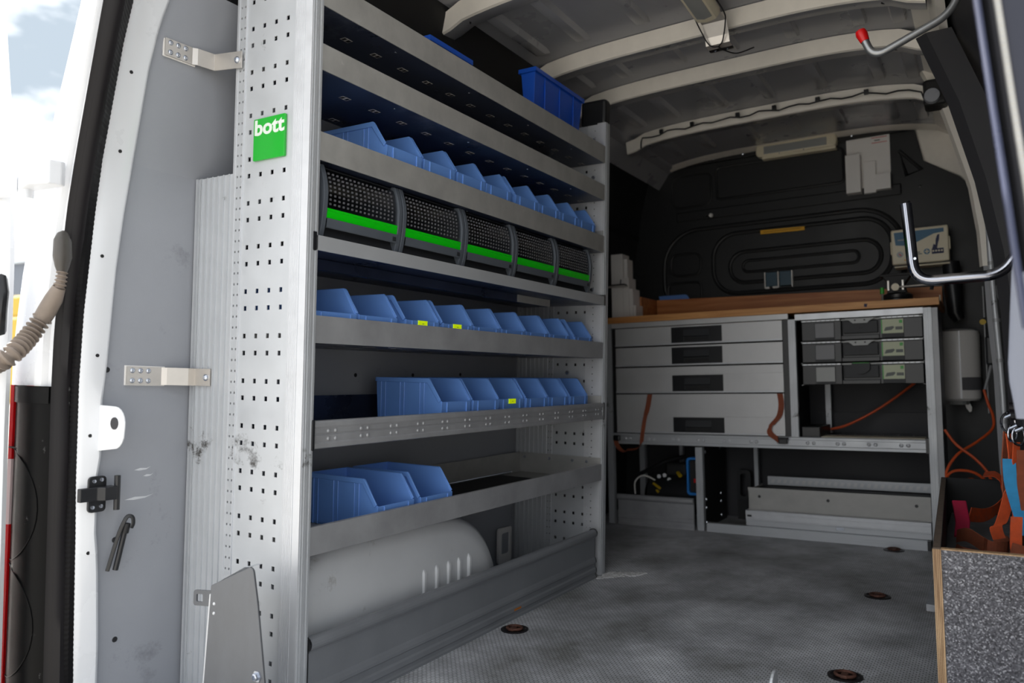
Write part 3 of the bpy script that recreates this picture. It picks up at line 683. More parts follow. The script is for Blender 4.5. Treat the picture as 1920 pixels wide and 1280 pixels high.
for i, (y, r) in enumerate(Y6):
    lb = 'blue open-front bin, %s from the near end behind the embossed metal rail' % ordn[i]
    if i == 0: lb = 'blue bin showing its whole ribbed flank, nearest behind the embossed metal rail'
    if i == 2: lb = 'slightly twisted blue bin with neon yellow label behind the embossed rail'
    o = place(proto_bin, (-.0245 - .008 * (i == 2), y, .5985), lb, G6, r)
    if i == 2: add_label(o, .055)
place(proto_bin, (-.0158, .256, .3555), 'blue ribbed bin nearest the perforated end panel on the lowest shelf', G7)
place(proto_bin, (-.0158, .420, .3555), 'blue bin on the lowest shelf, beside the bare black mat', G7)

# deep blue boxes on the very top shelf
def big_box(name, loc, sx, sy, sz, label, inv=False):
    t = thing(name, (loc[0], loc[1], loc[2]), label, 'box', 'deep blue boxes on the topmost shelf'); x0, x1, y0, y1, z0, z1 = loc[0] - sx / 2, loc[0] + sx / 2, loc[1] - sy / 2, loc[1] + sy / 2, loc[2], loc[2] + sz
    k = .012; g = G()
    def shell(a, s_):
        return [(x0 + a + k * s_, y0 + a + k * s_), (x1 - a - k * s_, y0 + a + k * s_), (x1 - a - k * s_, y1 - a - k * s_), (x0 + a + k * s_, y1 - a - k * s_)]
    g.rows([[(x, y, z0) for x, y in shell(.003, 1)], [(x, y, z1) for x, y in shell(0, 0)], [(x, y, z1) for x, y in shell(.003, 0)], [(x, y, z0 + .003) for x, y in shell(.006, 1)]], True, True)
    for q in (.2, .5, .8):
        yy = y0 + sy * q; g.box(x1 - .004, x1 + .001, yy - .002, yy + .002, z0 + .02, z1 - .004)
    g.done('body', blue2, t, bevel=.001)
    g = G(); g.rows([[(x, y, z) for x, y in shell(a, 0)] for a, z in ((-.006, z1 - .012), (-.006, z1 + .002), (.003, z1 + .002), (.003, z1 - .004))], True); g.done('rim', blue2, t)
    return t
big_box('storage_box', (-.078, 1.202, 1.5455), .056, .348, .211, 'large deep blue plastic box standing at the far end of the topmost shelf')
big_box('storage_box', (-.063, .558, 1.5455), .026, .19, .100, 'deep blue box mostly hidden behind the topmost shelf edge, only its rim showing')

# ================================================================== FLIP BINS (green strip)
def make_flip():
    t = thing('flip_front_box', (0, 0, 0), 'x', 'storage box', 'green-striped clear-front boxes in a row')
    W_ = .264
    def xf(z): return lerp_tab([(0, -.014), (.03, -.006), (.07, -.001), (.10, 0), (.13, -.004), (.162, -.016)], z)
    zs = [.0, .02, .04, .06, .08, .1, .12, .14, .155, .162]
    for y0 in (.0, W_ - .0135):
        pts = [(xf(z), z) for z in zs] + [(-.20, .162), (-.20, 0)]
        G().prism([(p[0], p[1]) for p in pts], 'y', y0, y0 + .0125).done('side_frame', flipg, t, bevel=.0012)
    G().box(-.20, -.015, .0125, W_ - .0135, .0, .003).box(-.203, -.2, 0, W_ - .001, 0, .162).box(-.2, -.03, .0125, W_ - .0135, .158, .161).done('casing', flipd, t)
    # drawer body behind the lid
    G().box(-.19, -.03, .014, W_ - .015, .004, .045).done('inner_bin', flipd, t)
    y0, y1 = .0128, W_ - .0138
    G().rows([[(xf(z) - .0065 - d, y, z) for y in (y0, y1)] for z, d in ((.066, 0), (.08, 0), (.1, 0), (.12, 0), (.14, 0), (.152, .001), (.156, .006))]).done('clear_lid', clearp, t)
    g = G()
    for i in range(16):
        for j in range(8):
            z = .074 + j * .0098; y = y0 + .010 + i * .0138; g.box(xf(z) - .008, xf(z) - .0052, y, y + .0048, z, z + .0042)
    g.done('embossed_squares', winm, t, kind='stuff')
    G().rows([[(xf(z) - d, y, z) for y in (y0, y1)] for z, d in ((.0655, .006), (.0655, .003), (.061, .0025), (.059, .004), (.057, .0025), (.044, .003), (.0435, .006))]).done('green_strip', green, t)
    G().rows([[(x, y, z) for y in (y0, y1)] for z, x in ((.0435, -.008), (.043, -.003), (.024, -.005), (.022, -.007), (.024, -.014), (.04, -.03))]).done('handle_lip', flipg, t)
    G().box(-.0045, -.0030, y1 - .018, y1 - .006, .026, .036).done('lip_mark', flipd, t)
    G().rows([[(x, y, z) for y in (y0, y1)] for z, x in ((.04, -.030), (.02, -.026), (.002, -.018))]).done('recess', flipd, t)
    return t
pf = make_flip(); index_children()
fl = ['nearest to the perforated end panel', 'second from the near end', 'in the middle of the row', 'second from the far end', 'at the far end of the row']
for i in range(5):
    place(pf, (-.002, .046 + i * .2675, 1.0337), 'flip-front box with clear lid and green strip, ' + fl[i], 'green-striped clear-front boxes in a row')

# ================================================================== WHEEL ARCH, LEFT WALL BITS
g = G(); rows = []
prof = [(.02, -.0), (.03, .12), (.05, .22), (.09, .29), (.15, .328), (.26, .343), (.42, .343), (.56, .342), (.68, .328), (.78, .285), (.86, .205), (.905, .10), (.92, .0)]
P = smooth_path([(0, a, b) for a, b in prof], 3)
for p in P:
    y, z = p.y, p.z; cy_, cz_ = .45, .0
    def ins(k): return (cy_ + (y - cy_) * k, cz_ + (z - cz_) * k)
    a0 = ins(.86); a1 = ins(.94); a2 = ins(.985); a3 = ins(1.0); a4 = ins(1.02)
    rows.append([(-.060, cy_, .12), (-.061, cy_ + (y - cy_) * .5, cz_ + (z - cz_) * .5 + .03), (-.064, *a0), (-.072, *a1), (-.09, *a2), (-.12, *a3), (-.39, *a4)])
wa = struct(G().rows(rows), 'trim_%d' % n, arch_p, smooth=True); n += 1
for y in (.50, .555, .61, .66, .71):
    G().rows([[(-.066, y - .010, z), (-.0555, y - .004, z), (-.055, y + .003, z), (-.066, y + .011, z)] for z in (.06, .12, .18, .205)] + [[(-.075, y - .004, .228), (-.070, y - .001, .228), (-.070, y + .001, .228), (-.075, y + .004, .228)]]).done('pressed_rib', arch_p, wa, smooth=True)
fc = thing('wall_socket_frame', (-.37, 1.39, .03), 'white plastic frame on the wall behind the rack foot', 'frame')
g = G(); o_ = rrect(1.345, 1.436, .01, .145, .012, 3); i_ = rrect(1.362, 1.42, .045, .125, .008, 3)
g.rows([[(-.374, y, z) for y, z in o_], [(-.364, y, z) for y, z in o_], [(-.362, y, z) for y, z in i_], [(-.372, y, z) for y, z in i_]], True); g.done('frame', whitepl, fc); G().box(-.372, -.368, 1.36, 1.42, .04, .125).done('recess', lining, fc)
for y, z in ((.56, .728), (.829, .729), (1.096, .732)): G().lathe([(.006, .0), (.006, .0012), (.0005, .0012)], (-.3818, y, z), 'x', 10).done('lining_hole', blackm, [o for o in bpy.data.objects if o.name == 'wall_left'][0])
wlo = [o for o in bpy.data.objects if o.name == 'wall_left'][0]
for y, z in ((-.202, .736), (-.171, .369), (-.162, .154)): G().lathe([(.0065, .0), (.0055, .0016), (.003, .0012), (.0005, .0012)], (lerp_tab(WP, z) - .0005, y, z), 'x', 14).done('lining_screw', blackg, wlo)
for (y, z, w, h) in ((-.112, .515, .020, .0035), (-.098, .5, .012, .003), (-.118, .452, .034, .004)):
    G().prism([(y - w, z), (y - w * .3, z + h), (y + w * .5, z + h * .6), (y + w, z + h * 1.4), (y + w * .4, z - h * .3), (y - w * .4, z - h * .6)], 'x', lerp_tab(WP, z) - .001, lerp_tab(WP, z) + .0006).done('paint_scratch', alu_br, wlo)
# straps that tie the rack to the body
def strap(label, plate_c, pts, w, tilt=0, rack_end=None):
    t = thing('fixing_strap', plate_c[0], label, 'bracket', 'steel straps tying the rack to the van wall')
    (x, y0, z0), (y1, z1) = plate_c[0], plate_c[1]
    return t
def strap2(label, zc, dz, ys, x_w, pr_, hh, lean):
    t = thing('fixing_strap', (x_w, (ys[0] + ys[1]) / 2, zc), label, 'bracket')
    # base plate on the wall, y from ys[0] to ys[1]; lean = dz per metre along y
    def Z_(y): return zc + (y - ys[0]) * lean
    g = G(); g.rows([[(x_w, y, Z_(y) + s * hh) for s in (-1.1, 1.1)] + [(x_w + .004, y, Z_(y) + s * hh) for s in (1.1, -1.1)] for y in (ys[0], ys[1])], True, True); g.done('spacer_plate', whitepl, t, bevel=.001)
    g = G(); path = [(x_w + .006, ys[0] + .002), (x_w + .006, ys[1] - .012), (x_w + .012, ys[1] - .002)] + pr_
    rows = []
    for i, (x, y) in enumerate(path):
        z = Z_(min(y, .02)) + (path[i][0] - x_w) * (dz if i > 2 else 0)
        th = .003; ox, oy = (th, 0) if i < 4 else (0, -th)
        rows.append([(x, y, z - hh), (x, y, z + hh), (x + ox, y + oy, z + hh), (x + ox, y + oy, z - hh)])
    g.rows(rows, True, True); g.done('strap', steel, t, bevel=.001)
    for i in range(3):
        for s in (-.55, .55):
            y = ys[0] + .014 + i * .019; G().lathe([(.006, 0), (.006, .0012), (.0045, .003), (.002, .0036), (.0005, .0028)], (x_w + .009, y, Z_(y) + s * hh), 'x', 12).done('rivet', zinc, t, smooth=True)
    x, y = pr_[-1]; z = Z_(.02) + (x - x_w) * dz
    G().lathe([(.0005, -.007), (.004, -.007), (.007, -.004), (.008, -.0028), (.008, 0)], (x - .013, y - .003, z), 'y', 12).done('bolt', zinc, t, smooth=True)
    return t
strap2('lower stainless strap screwed to the grey wall and bolted to the ribbed extension', .7245, 0, (-.164, -.068), -.3825, [(-.352, -.028), (-.366 + .012, -.004), (-.300, -.004)], .020, -.02)
strap2('upper stainless strap with six rivets reaching the punched strip', 1.460, -.12, (-.127, -.045), -.340, [(-.318, -.010), (-.300, -.007), (-.219, -.0072)], .0195, .02)
# black latch and stay on the pillar
la = thing('pillar_latch', (-.37, -.225, .44), 'black door latch with flat tongue on the white pillar', 'latch')
G().prism(rrect(-.243, -.205, .438, .513, .008, 3), 'x', -.3695, -.3635).done('base_plate', blackg, la, bevel=.001)
for y, z in ((-.232, .503), (-.216, .505), (-.234, .449), (-.216, .450)): G().lathe([(.0045, 0), (.004, .002), (.0005, .0024)], (-.3635, y, z), 'x', 10).done('screw', zinc, la)
G().rows([[(-.362, -.268, z), (-.350, -.268, z), (-.350, -.232, z), (-.338, -.222, z), (-.338, -.195, z), (-.362, -.195, z)] for z in (.464, .492)], True, True).done('tongue', blackg, la, bevel=.002)
G().cyl((-.346, -.192, .441), (-.346, -.192, .513), .0062, 14).done('pivot_pin', blackg, la)
st_ = thing('door_stay', (-.372, -.19, .32), 'slim black hooked door stay between pillar and grey wall', 'door stay')
G().tube(smooth_path([(-.365, -.196, .31), (-.353, -.183, .38), (-.345, -.175, .412), (-.342, -.168, .424), (-.338, -.160, .421), (-.338, -.158, .408), (-.341, -.160, .398)], 4), .0042, 8, True, .6).done('hook', blackg, st_, smooth=True)
G().tube([(-.362, -.180, .31), (-.349, -.167, .405)], .0058, 10).done('rod', blackg, st_, smooth=True)
G().tube([(-.3505, -.1685, .388), (-.348, -.166, .408)], .0075, 10).done('socket', blackm, st_, smooth=True)

# angled plate with hook in front of the rack
pl = thing('ramp_bracket', (-.03, -.12, -.05), 'dull grey tapered metal bracket with rounded top standing before the rack foot', 'bracket')
pts = [(-.145, -.06), (-.1195, .285)] + arc(-.112, .298, .008, 180, 100, 3) + arc(-.004, .345, .011, 100, 10, 5) + [(.020, .29), (.082, -.06)]
G().prism(pts, 'y', -.124, -.119).done('face_plate', plate, pl, bevel=.0012)
g = G(); g.rows([[(-.145 + .0255 * k, -.124, -.06 + .345 * k), (-.1485 + .0255 * k, -.124, -.06 + .345 * k), (-.1485 + .0255 * k, -.092, -.055 + .345 * k), (-.145 + .0255 * k, -.092, -.055 + .345 * k)] for k in (0, .5, 1.0)], True, True); g.done('side_flange', alu_br, pl)
g = G(); g.rows([[(-.118, y, .302), (-.02, y, .354), (-.004, y, .3565)] for y in (-.124, -.09)]); g.done('top_flange', alu, pl)
hk = G(); o_ = rrect(-.190, -.125, .256, .288, .006, 3); i_ = rrect(-.181, -.160, .264, .280, .003, 3)
hk.rows([[(x, y, z + (x + .125) * .12) for x, z in q] for q, y in ((o_, -.108), (o_, -.112), (i_, -.112), (i_, -.108), (o_, -.108))], True); hk.done('hook_eye', plate, pl)
for x, z in ((-.108, .268), (-.108, .249)): G().lathe([(.0035, 0), (.0025, -.0014), (.0005, -.0016)], (x, -.124, z), 'y', 10).done('rivet', alu_br, pl)
g = G().lathe([(.0115, 0), (.0115, -.002), (.0075, -.002), (.0075, -.008), (.0045, -.009), (.0045, -.004), (.0005, -.004)], (.026, -.124, .153), 'y', 6); g.done('hex_bolt', zinc, pl)
# second plate tip on the floor
pt = thing('floor_bracket', (.89, .42, 0), 'upright metal bracket tip rising from the floor at the bottom edge', 'bracket', fr='w')
g = G(); pts = [(.36, -.01), (.375, .12)] + arc(.400, .150, .030, 150, 60, 5) + [(.425, .13), (.44, -.01)]
g.prism(pts, 'x', .868, .874); g.done('plate', alu, pt, bevel=.002); G().box(.84, .874, .42, .426, -.01, .10).done('flange', plate, pt)

# tail lamp
tl = thing('tail_lamp', (-.49, -.31, .09), 'dusty black tail lamp housing with thin red edge beneath the white corner', 'tail lamp')
g = G(); rows = []
for z in (.0, .12, .3, .5, .66, .70): rows.append([(-.572, -.27, z), (-.570, -.292, z), (-.52, -.308, z), (-.47, -.306, z), (-.425, -.295, z), (-.398, -.27, z)])
g.rows(rows); g.done('housing', lampblk, tl, smooth=True)
LY = [(-.58, -.290), (-.570, -.292), (-.52, -.308), (-.47, -.306), (-.425, -.295), (-.398, -.27)]
for zc, r in ((.445, .118), (.20, .118)):
    G().tube([(-.566 + math.sin(math.radians(a)) * r, lerp_tab(LY, -.566 + math.sin(math.radians(a)) * r) - .0005, zc + r * math.cos(math.radians(a))) for a in range(0, 181, 10)], .0016, 6).done('reflector_edge', lampblk, tl, smooth=True)
G().box(-.569, -.50, -.3035, -.29, .565, .568).done('reflector_edge', lampblk, tl)
G().rows([[(x, y - .004, z) for x, y in ((-.570, -.292), (-.52, -.308), (-.47, -.306), (-.425, -.295))] for z in (.664, .698)]).done('top_step', lampblk, tl, smooth=True)
g = G(); g.rows([[(-.570, -.285, z), (-.5715, -.296, z), (-.578, -.300, z), (-.590, -.29, z), (-.60, -.24, z)] for z in (.54, .70)]); g.done('red_lens', redl, tl, smooth=True)
g = G(); g.rows([[(-.570, -.285, z), (-.5715, -.296, z), (-.578, -.300, z), (-.590, -.29, z), (-.60, -.24, z)] for z in (.40, .54)]); g.done('clear_lens', clearl, tl, smooth=True)
g = G(); g.rows([[(-.570, -.285, z), (-.5715, -.296, z), (-.578, -.300, z), (-.590, -.29, z), (-.60, -.24, z)] for z in (.0, .40)]); g.done('red_lens', redl, tl, smooth=True)
# door hinge
hg = thing('hinge', (-.5, -.34, 1.10), 'white painted door hinge joining the open door to the body corner', 'hinge')
G().tube([(-.455, -.345, 1.085), (-.455, -.345, 1.165)], .016, 14).done('knuckle', white_p, hg, smooth=True)
G().rows([[(-.455, -.362, z), (-.42, -.362, z + .008), (-.39, -.335, z + .012), (-.385, -.31, z + .012), (-.39, -.30, z + .012), (-.455, -.335, z)] for z in (1.10, 1.15)], True, True).done('body_leaf', white_p, hg, bevel=.003)
G().rows([[(-.45, -.365, z), (-.50, -.375, z - .006), (-.55, -.40, z - .01), (-.59, -.40, z - .01), (-.59, -.385, z - .01), (-.50, -.35, z - .004)] for z in (1.095, 1.13)], True, True).done('door_leaf', white_p, hg, bevel=.003)
# cable conduit
cd = thing('cable_conduit', (-.38, -.32, .76), 'dusty corrugated rubber cable conduit bridging from body to open door', 'cable conduit')
g = G(); g.tube([(-.362, -.312, 1.014), (-.361, -.315, 1.006), (-.358, -.318, .994), (-.355, -.319, .962), (-.353, -.320, .942), (-.352, -.320, .927)], [.006, .014, .019, .020, .015, .009], 16, True, .75)
g.done('body_grommet', conduit_c, cd, smooth=True)
pp = smooth_path([(-.382, -.327, .927), (-.381, -.328, .912), (-.381, -.330, .900), (-.389, -.332, .885)], 3)
def corr(path, r, nper, amp):
    P = smooth_path(path, 40); out = []; R = []
    Ls = [0.]
    for a, b in zip(P, P[1:]): Ls.append(Ls[-1] + (b - a).length)
    N_ = nper * 6; j = 0
    for i in range(N_ + 1):
        s = Ls[-1] * i / N_
        while j < len(Ls) - 2 and Ls[j + 1] < s: j += 1
        k = (s - Ls[j]) / max(1e-9, Ls[j + 1] - Ls[j]); out.append(P[j].lerp(P[j + 1], k))
        rr = r[0] + (r[1] - r[0]) * i / N_; R.append(rr + amp * (1, .9, -.2, -1, -1, -.1)[i % 6])
    return G().tube(out, R, 14)
corr([(-.352, -.320, .930), (-.351, -.322, .915), (-.353, -.324, .898)], (.009, .0105), 4, .0018).done('neck_bellows', conduit_m, cd, smooth=True)
G().tube([(-.353, -.324, .900), (-.365, -.327, .878), (-.383, -.331, .852), (-.393, -.335, .835)], [.012, .0165, .0175, .0165], 16).done('sleeve', conduit_m, cd, smooth=True)
corr([(-.392, -.334, .838), (-.393, -.348, .815), (-.388, -.365, .793), (-.373, -.398, .763), (-.392, -.41, .748), (-.44, -.415, .737), (-.50, -.405, .745)], (.0155, .0165), 22, .0038).done('bellows', conduit_m, cd, smooth=True)
# ================================================================== WORKBENCH (van frame)
YF = 2.48
wb = thing('workbench_frame', (.33, 2.7, 0), 'anodised aluminium workbench frame across the back of the van', 'frame', fr='v')
def grooved_post(x0, x1, y0, z0, z1, nm='post', m=alu, parent=None):
    g = G(); g.box(x0, x1, y0, y0 + .03, z0, z1); w = x1 - x0
    for q in (.12, .42, .72): g.box(x0 + w * q, x0 + w * (q + .16), y0 - .0016, y0, z0, z1)
    return g.done(nm, m, parent or wb, bevel=.0006, seg=1)
grooved_post(-.424, -.392, YF, 0, 1.0125); grooved_post(.484, .516, YF, .455, .985); grooved_post(.036, .070, YF, 0, .395)
grooved_post(1.029, 1.060, YF, 0, 1.005)
grooved_post(.215, .235, 2.86, 0, .39); grooved_post(-.18, -.16, 2.86, 0, .39); grooved_post(.565, .59, 2.88, .45, .70); grooved_post(-.424, -.392, 2.9, 0, 1.0)
G().box(1.0605, 1.082, YF + .004, YF + .33, 0.02, 1.003).done('side_panel', alu_dark, wb)
G().box(-.39, .484, YF + .002, YF + .03, .988, 1.0125).done('top_rail', drawm, wb); G().box(.516, 1.029, YF - .003, YF + .03, .980, 1.006).done('top_rail', alu_br, wb)
G().box(-.3915, -.3715, YF + .01, YF + .03, .456, .985).done('dark_gap_strip', blackm, wb); G().box(.4585, .484, YF + .006, YF + .03, .4555, .985).done('dark_gap_strip', blackg, wb)
# embossed lower rail
g = G(); zt, zb = .455, .402
g.rows([[(-.39, y, z), (1.018, y, z)] for y, z in ((YF + .02, zt), (YF - .002, zt), (YF - .004, zt - .004), (YF - .004, zt - .012), (YF - .001, zt - .014), (YF - .001, zb + .014), (YF - .004, zb + .011), (YF - .004, zb), (YF + .02, zb))])
rl = g.done('embossed_rail', alu, wb)
for i in range(11):
    for d in (-.013, .013): G().lathe([(.0005, -.004), (.006, -.003), (.009, 0)], (-.31 + i * .125 + d, YF - .001, .429), 'y', 8).done('embossed_dimple', alu_br, rl, smooth=True)
G().box(1.018, 1.030, YF - .006, YF + .02, .398, .46).done('rail_end_cap', blackg, rl)
G().box(-.39, 1.03, YF + .02, YF + .46, .425, .438).done('shelf_panel', alu_dark, wb)
g = G().box(.56, 1.012, YF + .06, YF + .18, .4385, .456); g.done('pale_shelf_liner', cream, wb)
for i in range(7): G().box(.60 + i * .06, .603 + i * .06, YF + .175, YF + .20, .4385, .462).done('slot_divider', blackg, wb)
G().box(.52, .60, YF + .04, YF + .30, .4385, .50).done('corner_bracket', blackg, wb, bevel=.004)
G().box(-.42, 1.06, 2.955, 2.962, .0, 1.0).done('back_panel', lining_d, wb)
G().box(.515, 1.03, 2.940, 2.956, .45, .55).done('lower_back_panel', lining_d, wb)
G().box(.468, .478, YF + .03, 2.95, .44, 1.0).done('inner_divider', blackm, wb); G().box(.052, .058, YF + .03, 2.9, .0, .40).done('inner_divider', blackm, wb)
for x, z in ((.0585, .36), (.0585, .13), (.0585, .09), (.0585, .02)):
    for y in (2.56, 2.80): G().lathe([(.009, 0), (.008, .003), (.0005, .004)], (x, y, z + .003 * y), 'x', 10).done('bolt', zinc, wb)
# low sill panels
pr = [(0, -.012), (-.004, -.008), (-.004, .012), (-.001, .016), (-.001, .030), (-.004, .034), (-.004, .048), (-.001, .052), (-.001, .120)] + [(-.001 + .012 * math.cos(math.radians(a)) - .003, .137 + .014 * math.sin(math.radians(a))) for a in range(220, 60, -20)] + [(.006, .150), (.012, .12), (.012, -.012)]
g = G().rows([[(x, YF + y, z) for y, z in pr] for x in (-.372, .022)], True, True); g.done('low_sill_panel', alu_dark, wb)
g = G()
g.box(.083, 1.008, YF, YF + .03, -.012, .040)
for z in (.0, .012, .024): g.box(.083, 1.008, YF - .002, YF, z, z + .006)
g.done('floor_sill', alu, wb); G().box(1.008, 1.022, YF - .003, YF + .02, -.012, .040).done('sill_end_cap', blackg, wb)
# stacked loose trays in the lower bay
tb = thing('metal_tray', (.64, 2.7, .11), 'long flat grey metal tray resting on rails under the bench', 'tray', fr='v')
g = G(); g.box(.268, 1.024, 2.53, 2.533, .112, .212); g.box(.268, 1.024, 2.53, 2.80, .110, .113); g.box(.268, .271, 2.53, 2.80, .112, .20)
g.done('front_and_base', alu_dull, tb)
for x in (.32, .62, .97): G().lathe([(.007, 0), (.006, -.002), (.0005, -.002)], (x, 2.53, .172), 'y', 10).done('screw_hole', blackg, tb)
g = G(); g.box(.295, 1.024, 2.80, 2.82, .195, .236); o = g.done('rear_profile', alu, tb)
for i in range(24): G().prism([(.31 + i * .029, .205), (.325 + i * .029, .205), (.331 + i * .029, .222), (.316 + i * .029, .222)], 'y', 2.7985, 2.80).done('slanted_slot', drawm, o)
G().box(.27, 1.02, 2.62, 2.80, .114, .19).done('dark_insert', blackm, tb)
rb = thing('aluminium_rail_bundle', (.64, 2.56, .04), 'pair of bright aluminium rails lying below the flat metal tray', 'rail', fr='v')
G().box(.262, 1.024, 2.50, 2.56, .066, .1095).box(.262, 1.024, 2.498, 2.50, .071, .078).box(.262, 1.024, 2.498, 2.50, .094, .101).done('upper_rail', alu_br, rb, bevel=.001)
G().box(.262, 1.024, 2.505, 2.56, .0405, .0655).done('lower_rail', alu, rb, bevel=.001)
G().box(.655, .685, 2.502, 2.506, .05, .064).done('clip', zinc, rb); G().box(.27, .29, 2.4965, 2.4985, .082, .09).done('bolt', blackg, rb)
G().box(.28, 1.0, 2.6, 2.9, .0005, .038).done('base_plate', blackm, rb)

# worktop
wt = thing('wooden_worktop', (.33, 2.7, 1.015), 'oiled beech worktop with raised wooden back edge', 'worktop', fr='v')
G().box(-.424, 1.09, 2.475, 2.953, 1.0135, 1.045).done('top_board', wood, wt, bevel=.0012)
G().prism([(-.30, 1.0455), (1.085, 1.0455), (1.085, 1.133), (-.30, 1.165)], 'y', 2.90, 2.93).done('back_upstand', wood2, wt, bevel=.001)
G().box(-.330, -.31, 2.70, 2.93, 1.0455, 1.167).done('side_upstand', wood2, wt, bevel=.001); G().box(-.40, -.331, 2.70, 2.73, 1.0455, 1.167).done('corner_block', wood, wt, bevel=.001)
G().box(1.0905, 1.094, 2.50, 2.52, 1.03, 1.055).done('edge_clip', cream, wt)
G().prism([(.805, 1.0225), (.816, 1.020), (.819, 1.034), (.806, 1.036)], 'y', 2.4735, 2.475).done('blue_paint_mark', navy, wt)

# drawers
dc = thing('drawer_cabinet', (.05, 2.5, .455), 'wide aluminium drawer cabinet with four drawers below the worktop', 'cabinet', fr='v')
G().box(-.370, .466, YF + .031, YF + .45, .4565, .985).done('casing', blackm, dc)
DZ = [(.893, .984, .889), (.7905, .886, .7905), (.656, .7835, .656), (.4585, .6505, .4585)]
for i, (z0, z1, _) in enumerate(DZ):
    x0, x1 = -.368, .458
    g = G(); g.box(x0, x1, YF, YF + .02, z0, z1)
    g.box(x0, x1, YF - .003, YF, z0, z0 + .009)
    if i == 2: g.box(x0, x1, YF - .002, YF, .745, z1)
    if i == 3: g.box(x0, x1, YF - .002, YF, .541, z1)
    d = g.done('drawer', drawm, dc, bevel=.001); G().box(x0, x1, YF - .0042, YF - .003, z0 + .0005, z0 + .0075).done('edge_strip', alu_br, d)
    hz0, hz1 = [(.8985, .977), (.796, .878), (.664, .742), (.459 + .004, .538)][i]
    g = G(); xa, xb = -.068, .182
    # handle plate with finger recess
    g.box(xa, xa + .062, YF - .004, YF, hz0, hz1); g.box(xb - .062, xb, YF - .004, YF, hz0, hz1); g.box(xa + .062, xb - .062, YF - .004, YF, hz1 - .014, hz1); g.box(xa + .062, xb - .062, YF - .004, YF, hz0, hz0 + .010)
    g.box(xa + .062, xb - .062, YF - .001, YF, hz0, hz1)
    h = g.done('handle', blackg, d)
    G().prism([(YF - .004, hz1 - .014), (YF - .010, hz1 - .045), (YF - .006, hz1 - .048), (YF - .001, hz1 - .02)], 'x', xa + .062, xb - .062).done('grip_flap', flipd, d); G().box(xa + .066, xb - .066, YF - .0016, YF - .001, hz0 + .012, hz0 + .026).done('grip_recess', blackm, d)

# assortment cases
def make_case(label, x0, z0, third=False):
    t = thing('assortment_case', (x0 + .24, 2.5, z0), label, 'case', 'black carry cases stacked in the bench', fr='v'); x1 = x0 + .482; z1 = z0 + .092; y = YF + .004
    g = G(); g.box(x0, x0 + .165, y, y + .3, z0, z1 - .008); g.box(x1 - .165, x1, y, y + .3, z0, z1 - .008); g.box(x0 + .165, x1 - .165, y + .030, y + .3, z0, z1 - .008)
    g.box(x0 + .165, x1 - .165, y, y + .03, z0, z0 + .018)
    g.done('body', flipd if False else blackg, t, bevel=.002)
    g = G(); g.box(x0 - .001, x0 + .160, y - .002, y + .3, z1 - .007, z1); g.box(x1 - .160, x1 + .001, y - .002, y + .3, z1 - .007, z1); g.box(x0 + .16, x1 - .16, y + .025, y + .3, z1 - .007, z1); g.done('clear_lid', lens_g, t)
    G().box(x0 + .056, x0 + .138, y - .004, y, z0 + .004, z1 - .014).done('latch', flipd, t, bevel=.001); G().box(x0 + .058, x0 + .136, y - .0048, y - .004, z0 + .012, z1 - .016).done('latch_window', winm if not third else lens_g, t)
    G().box(x0 + .060, x0 + .134, y - .005, y - .004, z0 + .010, z0 + .0125).done('latch_seam', blackm, t)
    G().box(x0 + .328, x0 + .412, y - .004, y, z0 + .002, z1 - .012).done('latch', flipd, t, bevel=.001)
    lb = G().box(x0 + .329, x0 + .411, y - .0046, y - .004, z0 + .020, z1 - .012).done('paper_label', labelm, t)
    G().box(x0 + .326, x0 + .330, y - .005, y - .003, z0 + .020, z1 - .012).done('label_green_edge', grn, lb); G().box(x0 + .395, x0 + .407, y - .0052, y - .0046, z1 - .030, z1 - .017).done('green_mark', grn, lb)
    G().box(x0 + .380, x0 + .407, y - .0052, y - .0046, z0 + .034, z0 + .047).done('grey_print', greyl, lb)
    G().prism([(x0 + .336, z0 + .030), (x0 + .366, z0 + .034), (x0 + .376, z0 + .044), (x0 + .372, z0 + .050), (x0 + .342, z0 + .046)], 'y', y - .0052, y - .0046).done('case_drawing', greyl, lb)
    # recessed grip
    G().box(x0 + .172, x1 - .172, y + .012, y + .03, z0 + .028, z1 - .012).done('grip_panel', flipd, t, bevel=.002)
    if third:
        G().prism([(x0 + .277, z1 - .002), (x0 + .205, z1 - .002)] + [(x0 + .205, z1 - .03), (x0 + .222, z1 - .045), (x0 + .241, z1 - .05), (x0 + .260, z1 - .045), (x0 + .277, z1 - .03)], 'y', y - .004, y + .010).done('round_badge', flipd, t)
        G().box(x0 + .208, x0 + .274, y - .004, y + .01, z1 - .003, z1 + .0005).done('green_edge', grn, t)
    else:
        G().prism([(x0 + .180, z1), (x0 + .302, z1), (x0 + .278, z1 - .014), (x0 + .27, z1 - .022), (x0 + .212, z1 - .022), (x0 + .204, z1 - .014)], 'y', y + .002, y + .012).done('lid_tab', lens_g, t)
        for q in (.222, .260): G().box(x0 + q - .003, x0 + q + .003, y + .001, y + .002, z1 - .012, z1 - .006).done('tab_mark', blackm, t)
        text_mesh('embossed_letter', 'W', .016, blackm, t, (x0 + .233, y + .0115, z0 + .044), (PI / 2, 0, 0), 1.1, .0004)
    g = G()
    for i in range(8): g.box(x0 + .004 + i * .02, x0 + .02 + i * .02, y - .003, y - .002, z1 - .006, z1 - .0015)
    for i in range(7): g.box(x1 - .155 + i * .021, x1 - .138 + i * .021, y - .003, y - .002, z1 - .006, z1 - .0015)
    g.done('lid_ridges', alu_br, t, kind='stuff')
    for xx in (x0 - .012, x1 - .006): G().box(xx, xx + .008, y + .032, y + .3, z0 - .0035, z0 - .001).done('side_runner', alu_dark, t)
    return t
